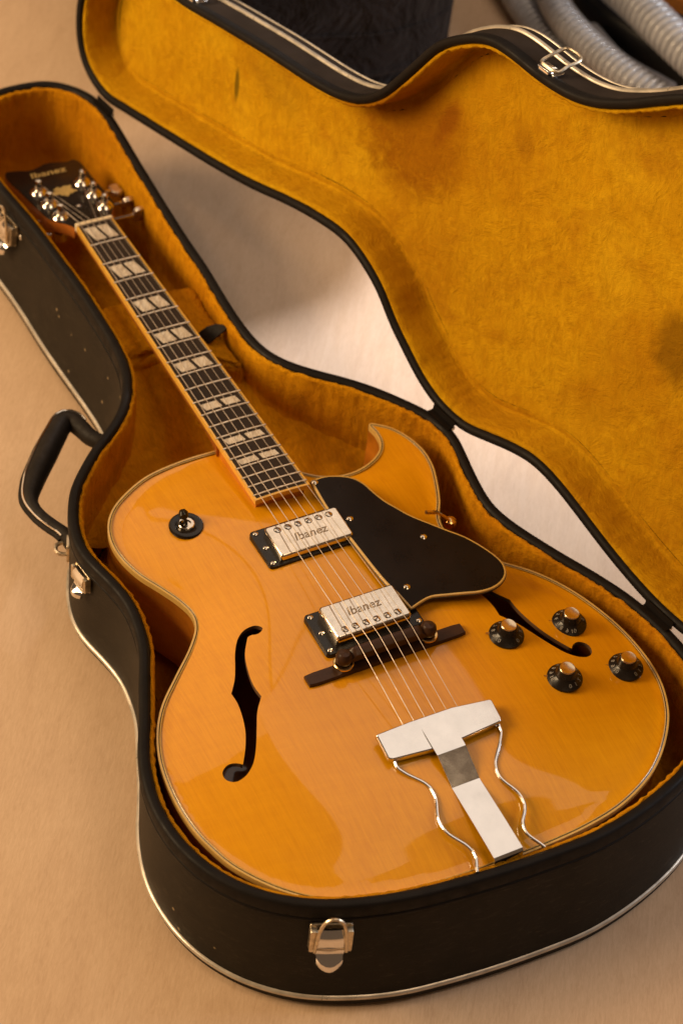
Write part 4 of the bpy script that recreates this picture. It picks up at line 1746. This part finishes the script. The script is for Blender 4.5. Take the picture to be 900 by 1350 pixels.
# loose strap folded at the corner
g = G()
c0 = fr[0] - back * 4
sp = np.array([(c0 + dirn * 20 - back * 12).tolist() + [-50], (c0 + dirn * 40 - back * 34).tolist() + [-85], (c0 + dirn * 62 - back * 42).tolist() + [-112], (c0 + dirn * 95 - back * 36).tolist() + [-108], (c0 + dirn * 120 - back * 20).tolist() + [-90], (c0 + dirn * 150 - back * 14).tolist() + [-70]], float)
g.add(*tube(catmull(sp, 50, closed=False), 8, 10, squash=((back[0], back[1], 0), 0.35)))
g.build('strap', 'bag', bag)


def hose(px, zs, r, pitch, name, label, mat='hose'):
    pp = np.array([float(t) for t in px.replace(',', ' ').split()]).reshape(-1, 2)
    pts3 = np.array([at([p], z)[0] for p, z in zip(pp, zs)])
    Lg = np.sum(np.linalg.norm(np.diff(pts3, axis=0), axis=1))
    n = int(Lg / pitch * 8)
    C = catmull(pts3, n, closed=False)
    k = np.arange(n) % 8
    rr = r * (1 - 0.32 * (1 - np.abs(np.sin(math.pi * k / 8)))**1.3)
    v, f = tube(C, rr, 28)
    base = C[len(C) // 2]
    o = mk(name, [(a, b, c) for a, b, c in v], f, mat, None)
    o['label'] = label
    o['category'] = 'hose'
    o['group'] = 'corrugated hoses behind the lid'
    return o


hose('640,-60 668,-25 690,10 720,50 760,100', [-95, -98, -100, -102, -102], 20, 9.5, 'vacuum_hose', 'darker grey ribbed hose leftmost of the three behind the lid latch')
hose('700,-70 716,-30 740,20 785,68 850,118 930,165', [-60, -62, -64, -66, -70, -80], 20, 9.5, 'vacuum_hose', 'light grey ribbed hose running down to the lid edge beside the latch')
hose('760,-80 800,-30 842,8 890,55 950,110', [-30, -30, -30, -32, -36], 25, 10.5, 'vacuum_hose', 'thick grey ribbed hose nearest the upper right corner')
q = at('775,45 812,85 880,125', -100)
g = G()
g.add(*tube(catmull(q, 30, closed=False), 17, 20))
o = g.build('smooth_tube', 'tube')
o['label'] = 'smooth grey tube between the ribbed hoses behind the lid'
o['category'] = 'tube'
bx = at('745,20 800,-60 1000,60 960,150', -HF)
o = soft_box('black_box', [p[:2] for p in bx], -HF, -70, 'blackbox', None, 1, 6, 8)
o['label'] = 'low black plastic box under the grey hoses'
o['category'] = 'box'
c3 = at('893,2', -60)[0]  # plain stand-in block for an unidentified orange-brown thing
v, f = prism(catmull(np.array([(c3[0] - 25, c3[1] - 6), (c3[0] + 15, c3[1]), (c3[0] + 20, c3[1] + 45), (c3[0] - 30, c3[1] + 40)]), 30), -HF, -40, 4)
o = mk('orange_stand_in', v, f, 'orange', None, sharp=50)
o['label'] = 'small orange brown object cut off at the upper right corner'
o['category'] = 'box'
